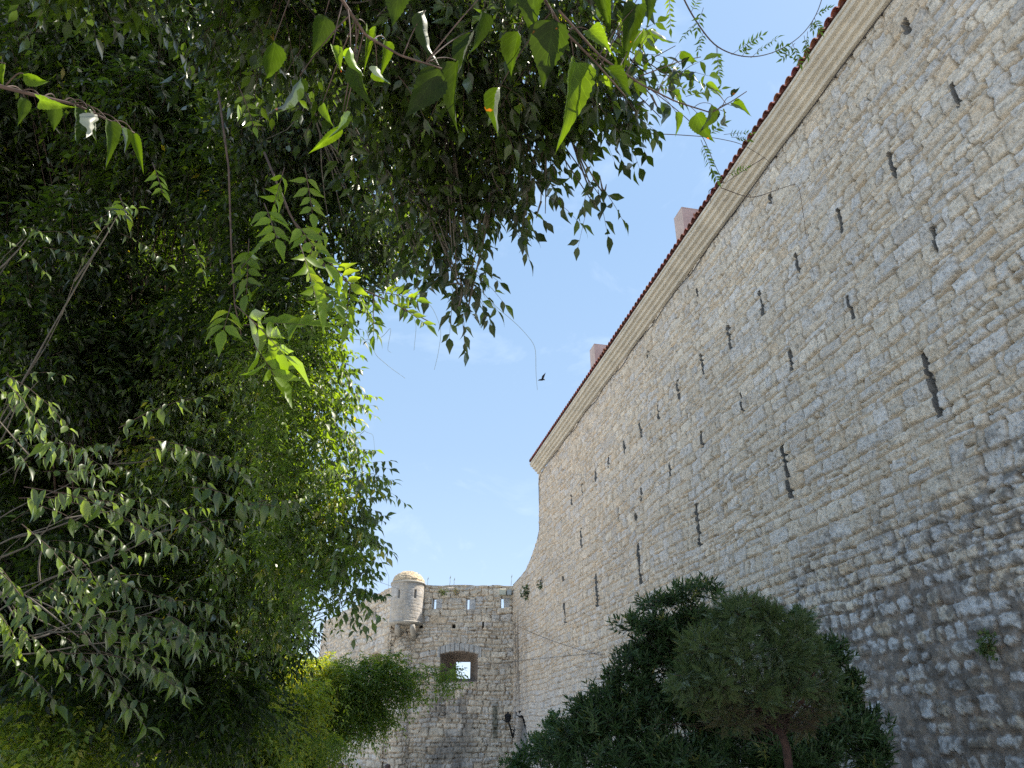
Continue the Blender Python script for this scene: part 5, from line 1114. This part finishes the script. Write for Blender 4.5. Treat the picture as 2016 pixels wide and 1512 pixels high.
# bird
bp = at(1067, 748, 30.0)
bo = empty('bird', tuple(bp), 'tiny dark bird gliding alone in the open sky', 'bird')
m = MB(); P = np.array([[-.16, 0, -.03], [-.10, 0, 0], [0, 0, .01], [.08, 0, .02], [.13, 0, .03]]); m.tube(bp + P, [.005, .03, .042, .025, .006], 8); m.build('body', M_iron, bo, True)
for sg_ in (1, -1):
    m = MB(); V = bp + np.array([[-.03, 0, .01], [.05, 0, .01], [.10, sg_ * .16, .10], [.0, sg_ * .18, .09], [.14, sg_ * .34, .16]]); V2 = V - [0, 0, .008]
    m.add(np.concatenate([V, V2]), [(0, 1, 2, 3), (5, 8, 7, 6)], [(3, 2, 4), (8, 9, 7)]); m.build('wing', M_iron, bo)
# people far off at the foot of the wall, only the tops of their heads in view
M_skin = plain_mat('skin', (0.42, 0.24, 0.17), 0.55); M_hair1 = plain_mat('brown_hair', (0.09, 0.05, 0.035), 0.6); M_hair2 = plain_mat('auburn_hair', (0.20, 0.08, 0.045), 0.6)
M_cl = [plain_mat('white_shirt', (0.6, 0.6, 0.6)), plain_mat('blue_shirt', (0.1, 0.16, 0.3)), plain_mat('red_shirt', (0.4, 0.1, 0.08))]; M_tr = plain_mat('dark_trousers', (0.05, 0.05, 0.07))
def person(u, vtop, t, hair, shirt, label, raised=False):
    top = at(u, vtop, t); g = -0.42; H = top[2] - g; k = H / 1.72; x, y = top[0], top[1]
    o = empty('person', (x, y, g), label, 'person', None)
    me = bpy.data.meshes.new('body'); J = {'pel': (0, 0, .95), 'che': (0, 0, 1.25), 'nk': (0, 0, 1.46), 'hd': (0, -.01, 1.54), 'hd2': (0, -.01, 1.66), 'ls': (.19, 0, 1.40), 'le': (.25, .02, 1.12), 'lh': (.26, -.06, .86), 'rs': (-.19, 0, 1.40), 're': (-.25, .02, 1.12), 'rh': (-.26, -.06, .86),
         'lk': (.10, -.02, .50), 'lf': (.11, 0, .08), 'lt': (.12, -.16, .04), 'rk': (-.10, -.02, .50), 'rf': (-.11, 0, .08), 'rt': (-.12, -.16, .04), 'lp': (.09, 0, .88), 'rp': (-.09, 0, .88)}
    if raised: J['le'] = (.30, -.05, 1.52); J['lh'] = (.17, -.12, 1.68)
    rad = dict(pel=.15, che=.155, nk=.06, hd=.085, hd2=.092, ls=.075, le=.05, lh=.035, rs=.075, re=.05, rh=.035, lk=.065, lf=.045, lt=.04, rk=.065, rf=.045, rt=.04, lp=.10, rp=.10)
    ks = list(J); E = [('pel', 'che'), ('che', 'nk'), ('nk', 'hd'), ('hd', 'hd2'), ('che', 'ls'), ('ls', 'le'), ('le', 'lh'), ('che', 'rs'), ('rs', 're'), ('re', 'rh'), ('pel', 'lp'), ('lp', 'lk'), ('lk', 'lf'), ('lf', 'lt'), ('pel', 'rp'), ('rp', 'rk'), ('rk', 'rf'), ('rf', 'rt')]
    me.from_pydata([tuple(np.array(J[q]) * k + (x, y, g)) for q in ks], [(ks.index(a_), ks.index(b_)) for a_, b_ in E], [])
    b = link('body', me, o); md = b.modifiers.new('skin', 'SKIN'); sv = me.skin_vertices[0].data
    for i, q in enumerate(ks): sv[i].radius = (rad[q] * k, rad[q] * k); sv[i].use_root = q == 'pel'
    b.modifiers.new('sub', 'SUBSURF').levels = 2; b.modifiers['sub'].render_levels = 2
    me.materials.append(M_skin)
    m = MB(); c = (x, y + .015, g + 1.64 * k); m.lathe(c, [(.098, -.08), (.108, -.02), (.104, .04), (.075, .085), (.03, .108), (0, .112)], 16); m.build('hair', hair, o, True)
    m = MB(); m.lathe((x, y, g), [(.17 * k, .92 * k), (.185 * k, 1.1 * k), (.21 * k, 1.3 * k), (.20 * k, 1.40 * k), (.08 * k, 1.47 * k)], 18); m.build('shirt', shirt, o, True)
    for sx in (.1, -.1):
        m = MB(); m.tube([(x + sx * k, y, g + .97 * k), (x + sx * k, y - .02, g + .5 * k), (x + sx * k, y, g + .1 * k)], [.125 * k, .085 * k, .07 * k], 12); m.build('trouser_leg', M_tr, o, True)
person(671, 1503, 24.0, M_hair1, M_cl[0], 'dark haired person at the bottom edge, raising one hand beside the head', True)
person(652, 1508, 24.3, M_hair2, M_cl[2], 'auburn haired person left of the dark haired one, crown of head just visible')
person(763, 1506, 25.0, M_hair1, M_cl[1], 'person standing alone below the far wall, only the crown of the head visible')
